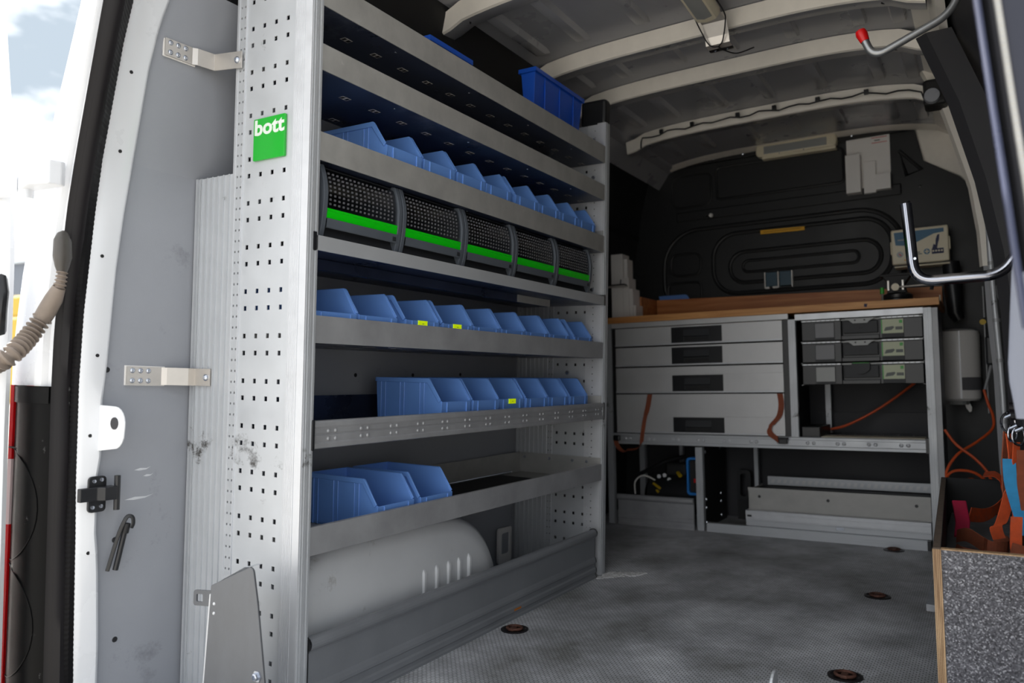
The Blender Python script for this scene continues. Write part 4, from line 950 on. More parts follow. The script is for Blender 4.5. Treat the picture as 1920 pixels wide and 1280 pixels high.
make_case('topmost of three black carry cases stacked beside the drawers', .543, .8836); make_case('middle one of three black carry cases with pale green labels', .542, .787); make_case('lowest black carry case, with a round dark badge in its middle', .541, .689, True)
# orange cable inside the open bay
tb_ = G().tube(smooth_path([(.96, 2.86, .69), (.90, 2.84, .64), (.82, 2.83, .58), (.74, 2.82, .53), (.66, 2.80, .49), (.60, 2.78, .475)], 4), .006, 8).done('orange_cable', cablem, fr='v', label='thin orange cable hanging diagonally in the open bench bay', cat='cable', smooth=True)
# orange tie straps in front of drawers
G().ribbon(smooth_path([(-.185, YF - .008, .65), (-.195, YF - .012, .59), (-.212, YF - .014, .53), (-.226, YF - .013, .46), (-.236, YF - .013, .405), (-.26, YF - .010, .38), (-.32, YF + .0, .372)], 4), [(.024, .004, 0)] * 7 + [(.016, .012, 0)] * 9 + [(.006, .012, .01)] * 9, .0015).done('orange_strap', orange_d, fr='v', label='thin faded orange strap hanging at the left of the lowest drawer', cat='strap')
sp = thing('buckled_orange_strap', (.43, 2.47, .42), 'rust orange strap with black buckle dangling in front of the lowest drawer', 'strap', fr='v')
G().ribbon(smooth_path([(.440, YF - .006, .65), (.446, YF - .010, .60), (.436, YF - .014, .55), (.408, YF - .016, .515), (.392, YF - .018, .49), (.396, YF - .018, .468), (.425, YF - .018, .445), (.438, YF - .018, .435)], 4), [(.024, .004, 0)] * 14 + [(.020, .006, .012)] * 15, .0015).done('webbing', orange_d, sp)
G().box(.432, .470, YF - .030, YF - .012, .424, .448).done('buckle', blackg, sp, bevel=.004); G().cyl((.430, YF - .021, .448), (.474, YF - .021, .448), .005, 10).done('buckle_pin', blackg, sp)
sp2 = thing('strap_ratchet', (-.37, 2.46, .42), 'small black ratchet with short orange tail on the left bench post', 'ratchet', fr='v')
G().box(-.380, -.345, YF - .03, YF - .01, .418, .445).done('ratchet_body', blackg, sp2, bevel=.005)
G().ribbon(smooth_path([(-.372, YF - .016, .425), (-.365, YF - .016, .40), (-.350, YF - .01, .375), (-.335, YF + .01, .36)], 3), (.022, .006, .004), .002).done('webbing', orange_d, sp2)

# lower left bay contents
cp = thing('air_compressor', (-.16, 2.72, .0), 'black tank of a small compressor behind the low bench sill', 'compressor', fr='v')
G().tube([(-.30, 2.72, .13), (-.27, 2.72, .13), (.0, 2.72, .13), (.03, 2.72, .13)], [.06, .10, .10, .06], 20).done('tank', blackg, cp, smooth=True)
G().box(-.20, -.09, 2.70, 2.80, .225, .29).done('motor', blackm, cp, bevel=.01)
for x, z in ((-.235, .215), (-.205, .222), (-.18, .20)): G().cyl((x, 2.70, z), (x + .015, 2.66, z + .01), .010, 12).done('brass_fitting', alu_dark, cp, smooth=True)
G().cyl((-.125, 2.68, .245), (-.105, 2.66, .232), .010, 10).done('yellow_tap', yell_b, cp)
G().tube(smooth_path([(-.345, 2.64, .13), (-.345, 2.64, .19), (-.31, 2.64, .225), (-.27, 2.65, .22), (-.225, 2.66, .19), (-.24, 2.64, .165)], 4), .004, 8).done('clear_hose', whitepl, cp, smooth=True)
G().cyl((-.245, 2.64, .19), (-.20, 2.63, .165), .007, 8).done('yellow_plug', yell_b, cp); G().cyl((-.235, 2.64, .165), (-.21, 2.62, .15), .007, 8).done('yellow_plug', yell_b, cp)
G().tube(smooth_path([(-.36, 2.72, .22), (-.28, 2.72, .26), (-.20, 2.74, .30), (-.12, 2.78, .32)], 4), .011, 8).done('black_hose', blackg, cp, smooth=True)
bt = thing('blue_framed_tool', (-.0, 2.60, .15), 'tool with bright blue frame standing behind the lower bench post', 'tool', fr='v')
g = G(); o_ = rrect(-.034, .03, .155, .338, .016, 3); i_ = rrect(-.024, .02, .166, .328, .010, 3)
g.rows([[(x, y, z) for x, z in q] for q, y in ((o_, 2.55), (o_, 2.60), (i_, 2.60), (i_, 2.55), (o_, 2.55))], True); g.done('blue_frame', mat('bright_blue_frame', rgb(30, 120, 200), .5), bt)
G().box(-.020, .03, 2.56, 2.60, .17, .32).done('dark_core', blackm, bt); G().box(.0, .022, 2.555, 2.562, .215, .235).done('red_switch', redcap, bt)
gn = thing('black_handle_case', (.16, 2.9, .0), 'black rounded carry handle deep in the lower bench bay', 'handle', fr='v')
g = G(); o_ = rrect(.125, .195, .10, .255, .02, 3); i_ = rrect(.142, .175, .12, .235, .012, 3)
g.rows([[(x, y, z) for x, z in q] for q, y in ((o_, 2.86), (o_, 2.90), (i_, 2.90), (i_, 2.86), (o_, 2.86))], True); g.done('handle', blackg, gn); G().box(.12, .20, 2.88, 2.93, .0, .10).done('case', blackm, gn)

# things on the worktop
stp = thing('stepped_dispenser', (-.385, 2.62, 1.045), 'stepped white plastic dispenser standing at the left end of the worktop', 'dispenser', fr='v')
for (xa, xb, ya, yb_, zt) in ((-.45, -.372, 2.60, 2.72, 1.392), (-.372, -.352, 2.62, 2.72, 1.365), (-.372, -.337, 2.60, 2.72, 1.262), (-.337, -.316, 2.60, 2.72, 1.202), (-.316, -.300, 2.60, 2.70, 1.115)):
    G().box(xa + .012 * (xa < -.44), xb - .0008, ya, min(yb_, 2.695), 1.0458, zt).done('column', whitepl, stp, bevel=.002)
hk2 = thing('metal_shelf_bracket', (-.39, 2.57, 1.21), 'flat metal tongue with dark pin poking past the rack post', 'bracket', fr='v')
G().box(-.45, -.338, 2.55, 2.59, 1.2125, 1.218).done('tongue', steel, hk2); G().box(-.45, -.345, 2.55, 2.59, 1.2185, 1.225).done('black_pad', blackg, hk2); G().cyl((-.372, 2.57, 1.225), (-.370, 2.57, 1.25), .003, 8).done('pin', blackg, hk2)
mb = place(proto_bin, (-.10, 2.94 - .0, 1.045), 'blue bin half hidden behind the wooden upstand of the worktop', 'blue bin on the bench', 0, 'v'); mb['group'] = ''
del mb['group']
mb.location = to_world((-.11, 2.934, 1.070), 'v')
mb.rotation_euler = (0, -TILT, 0)
mb.scale = (.8, .14, .95)
vc = thing('bench_vice', (.92, 2.62, 1.045), 'black swivel bench vice with steel bar and green lever on the worktop', 'vice', fr='v')
G().lathe([(.066, 0), (.066, .012), (.058, .018), (.060, .032), (.050, .038), (.0005, .038)], (.925, 2.62, 1.0455), 'z', 28).done('round_base', blackg, vc, smooth=True)
G().prism([(.885, 1.083), (.965, 1.083), (.955, 1.12), (.985, 1.165), (.865, 1.165), (.893, 1.12)], 'y', 2.59, 2.65).done('jaw_body', blackm, vc, bevel=.004)
G().box(.858, .99, 2.585, 2.655, 1.160, 1.170).done('jaw_top', blackm, vc, bevel=.002)
for x in (.893, .950): G().box(x - .005, x + .005, 2.578, 2.59, 1.095, 1.14).done('jaw_cheek', steel, vc, bevel=.002)
G().lathe([(.016, -.03), (.016, -.02), (.010, -.018), (.010, 0)], (.922, 2.59, 1.108), 'y', 18).done('spindle_knob', cream, vc, smooth=True)
G().cyl((.93, 2.57, 1.108), (1.065, 2.56, 1.110), .0038, 10).done('steel_bar', steel, vc); G().tube([(1.065, 2.56, 1.110), (1.06, 2.56, 1.085)], .008, 10).done('bar_grip', blackg, vc)
G().cyl((.868, 2.58, 1.083), (.868, 2.58, 1.11), .0085, 14).done('green_lever', grn, vc); G().cyl((.868, 2.58, 1.046), (.868, 2.58, 1.083), .004, 8).done('lever_pin', steel, vc)
for x in (.845, .99): G().lathe([(.014, 0), (.012, .006), (.0005, .007)], (x, 2.56, 1.0455), 'z', 10).done('base_nut', zinc, vc)

# items on the bulkhead
fa = thing('first_aid_box', (1.0, 2.93, 1.24), 'cream first-aid box with blue wave and cross print hung on the bulkhead', 'first-aid box', fr='v')
Mz = Matrix.Translation((1.005, 2.85, 1.325)) @ Matrix.Rotation(math.radians(-.5), 4, 'Y')
def fbox(x0, x1, y0, y1, z0, z1): return G().box(x0, x1, y0, y1, z0, z1).xf(Mz)
fbox(-.118, .118, .0, .10, -.082, .083).done('case', cream, fa, bevel=.006)
fbox(-.116, .116, .015, .02, -.088, -.082).done('dark_seam', blackm, fa); fbox(-.110, .118, .004, .09, -.096, -.088).done('lower_shell', cream, fa, bevel=.003)
for s in (-1, 1): fbox(s * .118 - .005, s * .118 + .005, .01, .04, -.03, .03).done('side_clip', cream, fa, bevel=.002)
G().prism([(-.105, .070), (.100, .070), (.100, .052), (.06, .048), (.02, .030), (-.02, .012), (-.06, .004), (-.10, .010)], 'y', -.0012, 0).xf(Mz).done('blue_wave_print', teal, fa)
for a, b, r, m_ in ((-.083, -.035, .014, lens_g), (.028, -.032, .013, teal)): G().lathe([(r, .0), (r, -.0012), (.0005, -.0012)], (a, 0, b), 'y', 20).xf(Mz).done('round_symbol', m_, fa)
fbox(.0255, .0305, -.002, -.0012, -.041, -.023).done('cross_bar', cream, fa); fbox(.019, .037, -.002, -.0012, -.0345, -.0295).done('cross_bar', cream, fa)
G().prism([(-.088, -.030), (-.083, -.033), (-.076, -.041), (-.079, -.043), (-.087, -.035)], 'y', -.002, -.0012).xf(Mz).done('red_stroke', redp, fa)
fbox(.048, .096, -.0012, 0, -.046, -.022).done('navy_panel', navy, fa)
for i in range(4): G().lathe([(.0042, .0), (.0042, -.001), (.0005, -.001)], (.054 + i * .0115, -.0012, -.033), 'y', 10).xf(Mz).done('dot_print', cream, fa)
G().prism([(.050, -.022), (.056, .0), (.064, -.005), (.066, .02), (.073, .04), (.082, .043), (.080, .02), (.074, .0), (.070, -.022)], 'y', -.0012, 0).xf(Mz).done('figure_print', navy, fa)
for i, w in enumerate((.03, .038)): fbox(-.03 + .0, -.03 + w, -.0012, 0, -.034 - i * .008, -.030 - i * .008).done('text_line', greyl, fa)
fbox(-.09, -.055, -.002, -.0012, .030, .035).done('title_line', lens_g, fa)
fbox(-.066, -.060, -.0012, 0, -.066, -.060).done('orange_dot', yellows, fa)
bx = thing('brochure_holder', (.79, 2.95, 1.62), 'white wall-mounted paper holder with stepped pockets on the bulkhead', 'holder', fr='v')
G().box(.692, .888, 2.972, 2.978, 1.625, 1.905).done('back_plate', whitepl, bx, bevel=.001)
G().box(.692, .758, 2.915, 2.972, 1.625, 1.815).done('tall_pocket', whitepl, bx, bevel=.001); G().box(.768, .823, 2.945, 2.972, 1.620, 1.775).done('middle_pocket', whitepl, bx, bevel=.001); G().box(.823, .889, 2.925, 2.972, 1.628, 1.705).done('low_pocket', whitepl, bx, bevel=.001)
for z in (1.895, 1.870): G().box(.808, .876, 2.9712, 2.972, z, z + .003).done('red_line', redp, bx)
G().box(.82, .845, 2.9712, 2.972, 1.880, 1.886).done('grey_text', greyl, bx)
ys_ = G().prism([(.259, 1.481), (.481, 1.478), (.480, 1.497), (.259, 1.503)], 'y', 2.966, 2.969).done('yellow_sticker', yellows, fr='v', label='narrow yellow warning sticker on the black bulkhead', cat='sticker')
tx = G().box(.275, .465, 2.965, 2.966, 1.4895, 1.4915).done('text_line', mat('brown_print', rgb(120, 84, 10), .6), ys_)
bb = thing('wall_pouch', (.345, 2.95, 1.19), 'pair of dark teal pouches with white edges on the bulkhead', 'pouch', fr='v')
for xa, xb in ((.277, .342), (.346, .414)): G().box(xa + .005, xb - .004, 2.955, 2.978, 1.20, 1.274).done('pouch', tealp, bb, bevel=.002)
for x in (.275, .342, .411): G().box(x, x + .005, 2.950, 2.978, 1.192, 1.275).done('white_edge', whitepl, bb)
for xa, xb in ((.277, .30), (.316, .34)): G().box(xa, xb, 2.950, 2.978, 1.190, 1.198).done('white_foot', whitepl, bb)
kn = thing('round_wall_hook', (-.002, 2.95, 1.61), 'small pale round knob on the bulkhead above the pressed oval', 'knob', fr='v')
G().lathe([(.0005, -.03), (.010, -.028), (.012, -.02), (.006, -.014), (.006, 0)], (0, 2.978, 1.614), 'y', 14).done('knob', whitepl, kn, smooth=True); G().box(-.032, -.012, 2.968, 2.978, 1.610, 1.618).done('arm', steel, kn)
bl_ = thing('bulkhead_lamp', (.46, 2.93, 1.87), 'cream strip lamp mounted high on the bulkhead under the last bow', 'lamp', fr='v')
Mb = Matrix.Translation((.46, 2.935, 1.905)) @ Matrix.Rotation(math.radians(.5), 4, 'Y')
G().prism(rrect(-.200, .195, -.028, .036, .022, 4), 'y', -.022, .030).xf(Mb).done('housing', cream, bl_, bevel=.008)
G().box(-.158, .150, -.0245, -.021, -.018, .022).xf(Mb).done('frosted_lens', lens_g, bl_, bevel=.002); G().box(-.17, .19, -.012, .03, -.040, -.028).xf(Mb).done('mounting_rail', cream, bl_)
for x in (-.08, .04): G().lathe([(.003, 0), (.0005, -.001)], (x, -.0225, -.024), 'y', 8).xf(Mb).done('screw', zinc, bl_)
rl_ = thing('roof_lamp', (.53, 1.15, 1.86), 'long cream roof lamp on a steel bracket at the second roof bow', 'lamp', fr='v')
Ml = Matrix.Translation((.535, 1.22, 1.868)) @ Matrix.Rotation(math.radians(2), 4, 'Z')
g = G(); P = [(-.042, .02), (-.042, .004), (-.030, -.012), (0, -.018), (.030, -.012), (.042, .004), (.042, .02)]
g.rows([[(x, y, z) for x, z in P] for y in (-.50, -.0)], True, True).xf(Ml).done('housing', cream, rl_, smooth=True)
g = G(); P = [(-.024, -.0145), (0, -.020), (.024, -.0145), (.024, -.010), (-.024, -.010)]
g.rows([[(x, y, z) for x, z in P] for y in (-.46, -.028)], True, True).xf(Ml).done('frosted_lens', lens_g, rl_, smooth=True)
G().box(-.036, .040, -.02, .075, .012, .016).xf(Ml).done('bracket_plate', steel, rl_); G().rows([[(x, y, z) for x in (-.034, .044)] for y, z in ((.07, .016), (.10, -.024), (.108, -.048), (.14, -.050))]).rows([[(x, y, z + .002) for x in (-.034, .044)] for y, z in ((.07, .016), (.10, -.024), (.108, -.048), (.14, -.050))]).xf(Ml).done('bracket_bend', steel, rl_)
G().rows([[(x, y, z) for x in (-.034, .044)] for y, z in ((.140, -.051), (.165, -.049))]).rows([[(x, y, z + .003) for x in (-.034, .044)] for y, z in ((.140, -.051), (.165, -.049))]).xf(Ml).done('bracket_foot', blackg, rl_)
for x in (-.015, .025): G().lathe([(.005, 0), (.0005, -.003)], (x, .153, -.051), 'z', 8).xf(Ml).done('screw', zinc, rl_)
G().tube(smooth_path([(.05, -.12, .012), (.052, .01, .008), (.046, .05, -.006), (.025, .095, -.045), (.008, .112, -.056), (.02, .15, -.058), (.045, .21, -.05), (.085, .28, -.012)], 4), .0022, 6).xf(Ml).done('black_cable', blackm, rl_, smooth=True)
G().tube(smooth_path([(-.04, .01, .006), (-.038, .06, -.01), (-.02, .10, -.050), (.008, .112, -.056)], 4), .0022, 6).xf(Ml).done('black_cable', blackm, rl_, smooth=True)
# cable along the fourth bow with cable ties
cb = thing('roof_cable', (.4, 2.30, 1.86), 'thin black cable with ties running along the fourth roof bow', 'cable', fr='v')
pts = []
for i in range(29):
    x = -.12 + i * .0425; pts.append((x, 2.292 + .006 * math.sin(i * 1.3), rz(x) - .042 + .006 * math.cos(i * 1.9)))
G().tube([(-.135, 2.31, 1.84), (-.13, 2.30, 1.87)] + pts + [(1.085, 2.28, 1.80), (1.10, 2.25, 1.77), (1.13, 2.2, 1.76)], .0035, 6).done('cable', blackm, cb, smooth=True)
for x in (-.02, .13, .34, .50, .68, .87): G().box(x - .009, x + .009, 2.276, 2.292, rz(x) - .046, rz(x) - .026).done('cable_tie', blackg, cb, bevel=.002)
bs = thing('black_roof_unit', (1.12, 2.15, 1.76), 'small black unit fixed where the roof meets the right wall', 'device', fr='v')
G().box(1.085, 1.165, 2.10, 2.20, 1.735, 1.835).done('housing', blackm, bs, bevel=.012); G().lathe([(.028, 0), (.026, -.02), (.0005, -.022)], (1.115, 2.10, 1.765), 'y', 16).done('grey_dial', lining, bs, smooth=True)
# soap dispenser
sd = thing('towel_dispenser', (1.14, 2.86, .60), 'white rounded towel dispenser with grey window right of the bench', 'dispenser', fr='v')
g = G().lathe([(.0005, .0), (.070, .002), (.080, .012), (.083, .30), (.078, .315), (.055, .325), (.0005, .327)], (1.142, 2.90, .605), 'z', 32); g.done('housing', whitepl, sd, smooth=True)
g = G(); g.rows([[(1.142 + .0845 * math.sin(a), 2.90 - .0845 * math.cos(a), z) for a in [math.radians(q) for q in range(5, 86, 10)]] for z in (.655, .712)]); g.done('grey_window', winm, sd, smooth=True)
g = G(); g.rows([[(1.142 + .084 * math.sin(a), 2.90 - .084 * math.cos(a), z) for a in [math.radians(q) for q in (1, 4)]] for z in (.615, .92)]); g.done('moulded_seam', alu_br, sd, smooth=True)
G().cyl((1.13, 2.88, .590), (1.13, 2.88, .606), .045, 16).done('outlet_ring', lens_g, sd)
g = G(); g.rows([[(1.155, 2.87, .595), (1.175, 2.87, .595)], [(1.160, 2.865, .575), (1.182, 2.868, .578)], [(1.172, 2.866, .556), (1.180, 2.866, .560)]]); g.rows([[(1.155, 2.872, .595), (1.175, 2.872, .595)], [(1.160, 2.867, .575), (1.182, 2.870, .578)], [(1.172, 2.868, .556), (1.180, 2.868, .560)]]); g.done('paper_tip', whitepl, sd)
# orange cable coil hanging right of bench
oc = thing('orange_extension_cable', (1.18, 2.6, .3), 'loose loops of orange cable hanging between bench and right wall', 'cable', fr='v')
G().tube(smooth_path([(1.232, 2.6, .66), (1.245, 2.6, .60), (1.26, 2.58, .55), (1.255, 2.55, .50), (1.20, 2.5, .45), (1.13, 2.45, .40), (1.09, 2.42, .33), (1.11, 2.40, .29), (1.18, 2.4, .31), (1.235, 2.42, .27), (1.22, 2.44, .23), (1.14, 2.44, .25), (1.09, 2.42, .30), (1.12, 2.40, .34), (1.19, 2.40, .335), (1.24, 2.42, .28), (1.235, 2.45, .22)], 5), .0055, 8).done('cable_loop', cablem, oc, smooth=True)
G().tube(smooth_path([(1.09, 2.45, .50), (1.13, 2.44, .44), (1.19, 2.43, .39), (1.235, 2.42, .33), (1.245, 2.43, .25), (1.18, 2.44, .215), (1.10, 2.44, .225)], 5), .0055, 8).done('cable_loop', cablem, oc, smooth=True)
G().cyl((1.236, 2.6, .66), (1.262, 2.6, .76), .006, 10).done('grey_connector', alu_dark, oc); G().box(1.245, 1.285, 2.58, 2.62, .76, .88).done('hanging_plug', blackg, oc, bevel=.008)
G().tube([(1.258, 2.6, .875), (1.262, 2.6, .93), (1.25, 2.6, .96)], .01, 8).done('plug_arm', blackm, oc, smooth=True)
G().lathe([(.012, 0), (.012, .004), (.0005, .004)], (1.240, 2.59, .94), 'y', 10).done('yellow_dot', yell_b, oc)
# vertical black duct and struts on the right of the bulkhead
du = thing('black_wall_duct', (1.10, 2.9, .95), 'dark hanging tube beside the first-aid box, above the towel dispenser', 'tube', fr='v')
G().tube([(1.125, 2.9, 1.24), (1.13, 2.89, 1.12), (1.135, 2.88, 1.00), (1.15, 2.88, .97)], [.035, .038, .030, .022], 12).done('tube', blackg, du, smooth=True)
G().tube([(1.245, 2.9, 1.12), (1.245, 2.9, .55)], .003, 6).done('thin_rod', alu_dark, du)
pp_ = thing('pale_conduit_pipe', (1.28, 2.0, .4), 'slim pale jointed pipe running down the right wall', 'pipe', fr='v')
G().tube(smooth_path([(1.262, 2.0, 1.42), (1.272, 2.0, 1.26), (1.274, 2.0, 1.14), (1.277, 2.0, 1.02), (1.284, 2.0, .85), (1.290, 2.0, .65), (1.291, 2.0, .40), (1.291, 2.0, .30)], 3), .0095, 10).done('pipe', alu, pp_, smooth=True)
for z, x in ((.90, 1.283), (.76, 1.287), (.55, 1.291), (1.10, 1.276)): G().cyl((x, 2.0, z), (x, 2.0, z + .012), .0115, 12).done('joint_ring', alu_dark, pp_)
wc = thing('wall_clamp', (1.33, 2.0, .9), 'black wall clamp with short pale cylinder beside the conduit pipe', 'clamp', fr='v')
G().prism([(1.285, 1.02), (1.30, 1.06), (1.35, .93), (1.355, .90), (1.32, .90), (1.315, .96), (1.288, .98)], 'y', 1.97, 2.0).done('bracket', blackg, wc); G().cyl((1.333, 1.96, .90), (1.343, 1.96, .77), .014, 14).done('pale_cylinder', lens_g, wc, smooth=True)

# hook tubes on the right (world frame)
h1 = thing('chrome_hook_tube', (1.2, .75, .97), 'chrome L-shaped hook tube reaching in from the right pillar', 'hook')
def bend(a, b, c, r, k=8):
    a, b, c = Vector(a), Vector(b), Vector(c); u = (a - b).normalized(); w = (c - b).normalized(); p = b + u * r; q = b + w * r
    return [p.lerp(b, t / k).lerp(b.lerp(q, t / k), t / k) for t in range(k + 1)]
a, b, c, d = (1.0715, .75, 1.1325), (1.089, .75, .958), (1.250, .75, .966), (1.285, .75, 1.02)
G().tube([a] + bend(a, b, c, .042) + bend(b, c, d, .03) + [d], .0118, 20).done('bent_tube', chrome, h1, smooth=True)
G().cyl(a, (1.0705, .75, 1.1345), .0100, 16).done('end_plug', blackg, h1)
G().cyl((1.090, .7378, 1.008), (1.090, .7375, 1.008), .003, 10).done('rivet', zinc, h1)
h2 = thing('red_capped_hook_tube', (1.1, .7, 1.47), 'grey steel hook tube with a red cap hanging below the roof', 'hook')
a, b, c, d = (.991, .7, 1.508), (1.012, .7, 1.456), (1.160, .7, 1.520), (1.195, .7, 1.60)
G().tube([a] + bend(a, b, c, .030) + bend(b, c, d, .03) + [d], .0085, 16).done('bent_tube', mat('grey_steel_tube', rgb(150, 152, 154), .35, .8), h2, smooth=True)
G().tube([(.9855, .7, 1.5225), (.9885, .7, 1.5145), (.9955, .7, 1.4965)], [.0105, .0125, .0095], 16).done('red_cap', redcap, h2, smooth=True)

# plywood box over the right wheel arch
px = thing('speckled_box', (1.22, 1.15, 0), 'open speckled grey plywood box with striped ply edges on the right', 'box', fr='v')
def yl(y): return 1.146 - (y - .55) * .0342           # slightly skewed left side
ZT = .380
q = lambda x, y, z: (x, y, z)
g = G(); g.rows([[(1.160, .5495, z), (1.37, .5495, z), (1.37, .565, z), (1.160, .565, z)] for z in (-.0, ZT - .002)], True, True); g.done('front_panel', speck, px)
g = G(); g.rows([[(yl(.55) - .0, .549, z), (yl(.55) + .0145, .549, z), (yl(1.777) + .0145, 1.777, z), (yl(1.777), 1.777, z)] for z in (0.0, ZT)], True, True); g.done('left_panel', blackm if False else lining_d, px)
for i in range(5):
    xa = 1.146 + i * .0029; G().box(xa, xa + (.0020 if i < 4 else .0026), .5478, .549, 0, ZT - .001).done('ply_layer', ply_e, px)
for i in range(4): G().box(1.1465 + i * .0029 + .0019, 1.1465 + i * .0029 + .0028, .5482, .549, 0, ZT - .001).done('dark_ply_layer', mat('dark_ply', rgb(112, 78, 52), .7) if i == 0 else MATS['dark_ply'], px)
g = G(); g.rows([[(yl(.55) + .001, .549, z), (yl(.55) + .0135, .549, z), (yl(1.777) + .0135, 1.777, z), (yl(1.777) + .001, 1.777, z)] for z in (ZT, ZT + .0012)], True, True); g.done('worn_top_edge', mat('worn_dark_ply_edge', rgb(104, 90, 78), .8, 0, .3, 60), px)
G().box(1.160, 1.37, .5492, .566, ZT - .002, ZT + .0002).done('front_top_edge', ply_e, px)
g = G(); g.rows([[(yl(1.777), 1.777, z), (1.325, 1.777, z), (1.325, 1.792, z), (yl(1.777), 1.792, z)] for z in (0, ZT)], True, True); g.done('back_panel', blackm, px)
G().box(1.305, 1.32, .566, 1.777, 0, ZT - .01).done('right_panel', blackm, px)
inn = mat('dusty_grey_film_ply', rgb(104, 107, 112), .5, 0, .3, 20, dirt=rgb(160, 160, 160), dscale=20, dpos=(.55, .75))
G().box(1.13, 1.305, .566, 1.777, .255, .268).done('inner_floor', inn, px)
# straps in and over the box
s1 = thing('orange_sling', (1.22, 1.4, .268), 'orange strap looping over the box rim into a crimson sleeve', 'strap', fr='v')
G().ribbon(smooth_path([(1.225, 1.78, .395), (1.255, 1.74, .402), (1.275, 1.68, .385), (1.278, 1.60, .352), (1.255, 1.52, .325), (1.225, 1.45, .315), (1.190, 1.38, .325)], 4), [(.006, .05, .010)] * 8 + [(.010, .03, .035)] * 17, .003).done('webbing', orange, s1)
G().ribbon([(1.168, 1.30, .372), (1.172, 1.29, .345), (1.176, 1.27, .318), (1.172, 1.24, .285)], (.034, .006, .0), .012).done('crimson_sleeve', magenta, s1, bevel=.003)
G().ribbon(smooth_path([(1.165, 1.16, .300), (1.19, 1.12, .312), (1.225, 1.08, .298), (1.25, 1.07, .292), (1.275, 1.10, .294), (1.268, 1.16, .296), (1.245, 1.18, .292)], 4), [(.004, -.016, .036)] * 9 + [(.004, .012, .030)] * 16, .003).done('coiled_webbing', orange_d, s1)
G().ribbon(smooth_path([(1.165, 1.02, .290), (1.18, .96, .294), (1.21, .95, .292), (1.235, .97, .290)], 4), (.01, .02, .028), .003).done('coiled_webbing', orange_d, s1)
# hanging bundle of straps with snap hooks
rod = thing('hook_rail', (1.30, .9, .66), 'black bar with grey knob carrying chrome snap hooks at the right edge', 'rail', fr='w')
G().cyl((1.266, .86, .668), (1.42, .86, .675), .010, 12).done('bar', blackg, rod); G().cyl((1.262, .80, .688), (1.36, .80, .688), .011, 12).done('grey_knob', rubber, rod, smooth=True)
def snap(c, r, tw, lab):
    c = (c[0] - .021, c[1], c[2])
    t = thing('snap_hook', c, lab, 'snap hook'); c = Vector(c)
    P = [c + Vector((r * .62 * math.cos(a) * math.cos(tw), r * .62 * math.cos(a) * math.sin(tw), r * math.sin(a))) for a in [2 * PI * k / 20 for k in range(21)]]
    G().tube(P, .0028, 8, False).done('ring', chrome, t, smooth=True); G().tube([c + Vector((-.006, -.004, .01)), c + Vector((.008, -.006, .018))], .004, 8).done('gate', zinc, t); return t
snap((1.283, .88, .652), .022, .2, 'large chrome snap hook, leftmost on the black bar'); snap((1.290, .84, .630), .017, .7, 'small tilted chrome snap hook in the middle of the bundle'); snap((1.300, .80, .628), .019, .3, 'chrome snap hook at the right edge above the broad orange strap')
def hang(pts, w, m_, lab, nm='lashing_strap', th=.003):
    return G().ribbon(smooth_path([(p[0] - (.021 if p[1] > .75 else 0), p[1], p[2]) for p in pts], 4), w, th).done(nm, m_, label=lab, cat='strap')
hang([(1.279, .88, .632), (1.277, .88, .60), (1.275, .88, .56), (1.276, .88, .51), (1.279, .88, .46)], (.010, .010, 0), orange_d, 'narrow rust orange strap hanging leftmost from the snap hooks')
hang([(1.284, .87, .628), (1.287, .87, .60), (1.289, .86, .56), (1.283, .85, .50), (1.268, .83, .44), (1.258, .82, .43), (1.264, .82, .405)], [(.012, .012, 0)] * 12 + [(.022, .014, .004)] * 13, orange, 'vivid orange strap twisting down over the box rim')
hang([(1.297, .84, .612), (1.295, .84, .57), (1.294, .84, .50), (1.295, .84, .45)], (.012, .008, 0), orange, 'short doubled orange strap behind the broad one')
hang([(1.311, .786, .60), (1.311, .786, .57), (1.311, .788, .53), (1.316, .79, .49), (1.322, .79, .435)], (.030, .010, 0), orange_d, 'broad pale orange strap at the right image edge')
hang([(1.283, .84, .575), (1.285, .82, .53), (1.294, .80, .49), (1.304, .765, .455), (1.312, .758, .428)], (.024, .006, 0), bluew, 'blue webbing strap hanging down among the orange ones')
hang([(1.294, .80, .445), (1.306, .80, .455), (1.320, .79, .475), (1.335, .79, .49)], (.006, .006, .018), bluew, 'blue strap loop crossing toward the right edge')
hang([(1.272, .72, .47), (1.270, .70, .42), (1.272, .68, .37), (1.268, .66, .335)], (.020, .006, 0), orange, 'orange strap hanging inside the right end of the box')
hang([(1.275, .69, .42), (1.266, .66, .385), (1.256, .63, .355), (1.248, .61, .335)], (.022, .006, -.006), orange_d, 'dull red-brown strap slanting down inside the box front')

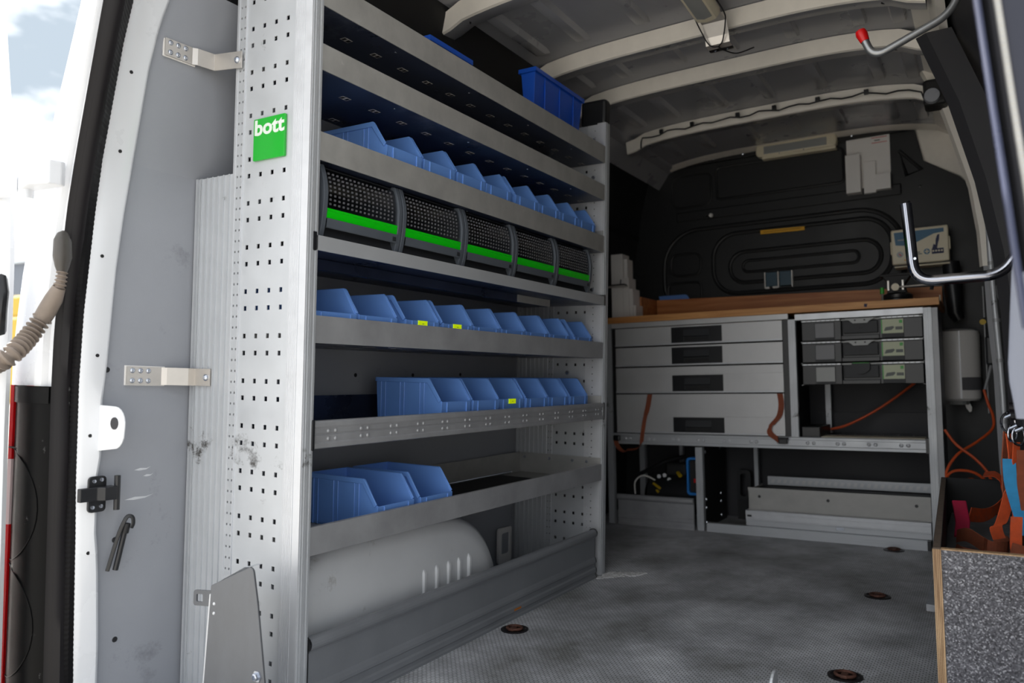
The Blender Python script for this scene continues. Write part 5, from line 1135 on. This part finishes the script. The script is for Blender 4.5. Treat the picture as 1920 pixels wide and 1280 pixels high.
# floor rings
def make_ring(x, y, lab):
    t = thing('lashing_ring', (x, y, 0), lab, 'lashing ring', 'recessed lashing rings in the floor', fr='v')
    G().lathe([(.040, .0002), (.040, .003), (.034, .0035), (.031, .001), (.0005, .0008)], (x, y, 0), 'z', 24).done('dish', rubber, t, smooth=True)
    G().tube([(x + .022 * math.cos(a), y + .020 * math.sin(a), .006) for a in [2 * PI * k / 16 for k in range(17)]], .004, 8, False).done('ring', rust, t, smooth=True)
    G().box(x - .008, x + .008, y - .024, y + .004, .002, .010).done('hinge_block', rust, t, bevel=.002)
make_ring(.057, .776, 'round rusty lashing ring in the floor beside the kick board'); make_ring(.913, 1.644, 'rusty lashing ring in the middle of the open floor')
make_ring(.887, 2.43, 'lashing ring in the floor right before the bench sill'); make_ring(.931, .859, 'nearest rusty lashing ring, at the bottom edge by the speckled box')
g = G(); random.seed(3)
for i in range(320):
    u = random.random() ** 1.3; x = .015 + u * .12; y = 1.475 + u * .09 + random.uniform(-.06, .05) * (1 - u * .6); r = random.uniform(.002, .010)
    a = random.uniform(0, 6.3); P = [(x + r * random.uniform(.5, 1.3) * math.cos(a + k * 1.57), y + r * random.uniform(.5, 1.3) * math.sin(a + k * 1.57)) for k in range(4)]
    g.prism(P, 'z', .0003, .0018 + random.random() * .002)
g.done('foam_crumbs', whitedust, fr='v', label='white crumbled foam bits on the floor at the far rack post', cat='debris', kind='stuff')

# distant yard
bd = thing('distant_building', (-47, 22, -.62), 'blurred dark grey building with pale roof edge beyond the open door', 'building')
G().box(-62, -40, 22, 30, -.62, 6.6).done('wall', build_m, bd); G().box(-62.5, -39.5, 21.7, 30, 6.6, 8.0).done('roof_edge', build_r, bd)
yb_ = thing('yellow_object', (-26.7, 12.4, -.62), 'blurred yellow object before the distant building', 'machine')
G().box(-27.5, -26.35, 12, 12.8, -.62, 2.3).done('body', yell_b, yb_, bevel=.1); G().box(-27.2, -26.4, 12.1, 12.7, 2.3, 3.05).done('cab', yell_b, yb_, bevel=.1)
